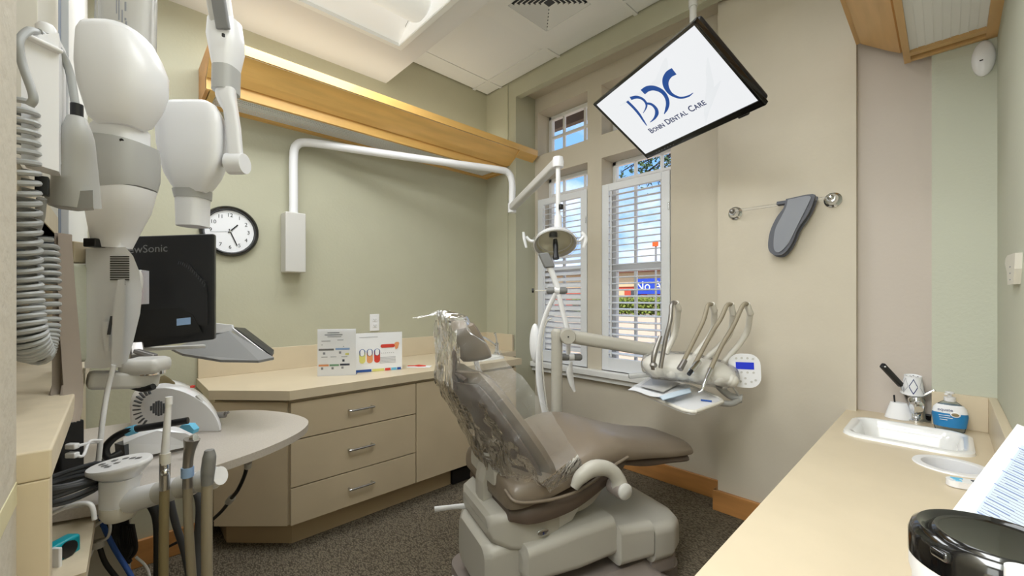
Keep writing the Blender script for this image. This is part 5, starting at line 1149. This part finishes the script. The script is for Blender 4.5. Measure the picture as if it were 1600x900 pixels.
for k in range(9):
    y = 9 + k * 1.9; f = MB().box((BX - .1, y, .1), (BX + .05, y + 1.1, 2.1)).build('window', 'dark_grey' if k % 2 else 'tan_render', bl); MB().box((BX - .14, y, 1.1), (BX - .1, y + 1.1, 1.2)).build('window_bar', 'tan_render', f)
b0 = at(991, 436, x=BX - .5); b1 = at(1060, 459, x=BX - .5)
bn = thing('banner', 'blue banner with white letters on the building across the street', 'banner', (BX - .5, b0.y, b1.z))
MB().box((BX - .5, b1.y, b1.z), (BX - .45, b0.y, b0.z)).build('cloth', 'banner_blue', bn)
text('No Assoc', 1.35, (BX - .53, b0.y - .15, (b0.z + b1.z) / 2), (0, -1, 0), (0, 0, 1), 'paper', bn, sx=.95, align='LEFT')
MB().box((BX - .6, b0.y - 3, 4.0), (BX - .1, b0.y + .3, 4.5)).build('awning', 'tan_render', bl)
st = thing('street_sign', 'orange sign on a thin pole seen through the right shutter', 'sign', (10, 4, -.5))
sp_ = at(1024, 381, x=11); MB().box((10.98, sp_.y - .08, sp_.z - .07), (11.02, sp_.y + .08, sp_.z + .07)).build('panel', 'orange_sign', st); MB().cyl((11.03, sp_.y, -.5), (11.03, sp_.y, sp_.z), .03, n=8).build('pole', 'mid_grey', st)
MB().box((2.7, -.6, 2.98), (3.35, 4, 3.12)).box((3.3, -.6, 2.9), (3.36, 4, 3.15)).build('roof_eave', 'eave_brown', kind='structure')
MB().box((-3, -1.8, 3.12), (3.3, 3.2, 3.25)).build('sun_block_slab', 'eave_brown', kind='structure')  # unseen box added over the ceiling to keep the sun out
tre = thing('street_tree', 'leafy branches hanging outside the right window', 'tree', (5.2, 1.2, -.5))
tb0 = V((5.6, 1.0, -.5)); MB().tube([tb0, tb0 + V((0, 0, 2)), tb0 + V((-.1, .1, 3.6)), tb0 + V((-.3, .4, 4.6))], [.1, .08, .06, .02], 8).build('trunk', 'bark', tre)
b = MB(); bl_ = MB(); rn = random.Random(11)
ends = [at(u, v, x=5.0) for u, v in ((972, 268), (985, 262), (1000, 258), (1010, 270), (1016, 252), (1025, 262), (1036, 268), (1040, 250), (1006, 248), (1030, 240), (1020, 275), (1044, 262), (1000, 276), (1014, 240), (1038, 232))]
for e_ in ends:
    s_ = tb0 + V((-.1, .15, 3.7)); m1 = s_.lerp(e_, .5) + V((0, 0, .25)); b.tube([s_, m1, e_], [.03, .015, .006], 6, k=4)
    for k in range(26):
        p = e_ + V((rn.gauss(0, .09), rn.gauss(0, .09), rn.gauss(0, .07))); d = V((rn.uniform(-1, 1), rn.uniform(-1, 1), rn.uniform(-1, .2))).normalized(); q_ = d.orthogonal().normalized()
        bl_.add([p, p + d * .04 + q_ * .02, p + d * .085, p + d * .04 - q_ * .02], [[0, 1, 2, 3]])
b.build('branches', 'bark', tre, kind='stuff'); bl_.build('leaves', 'leaf', tre, kind='stuff', fix=False)
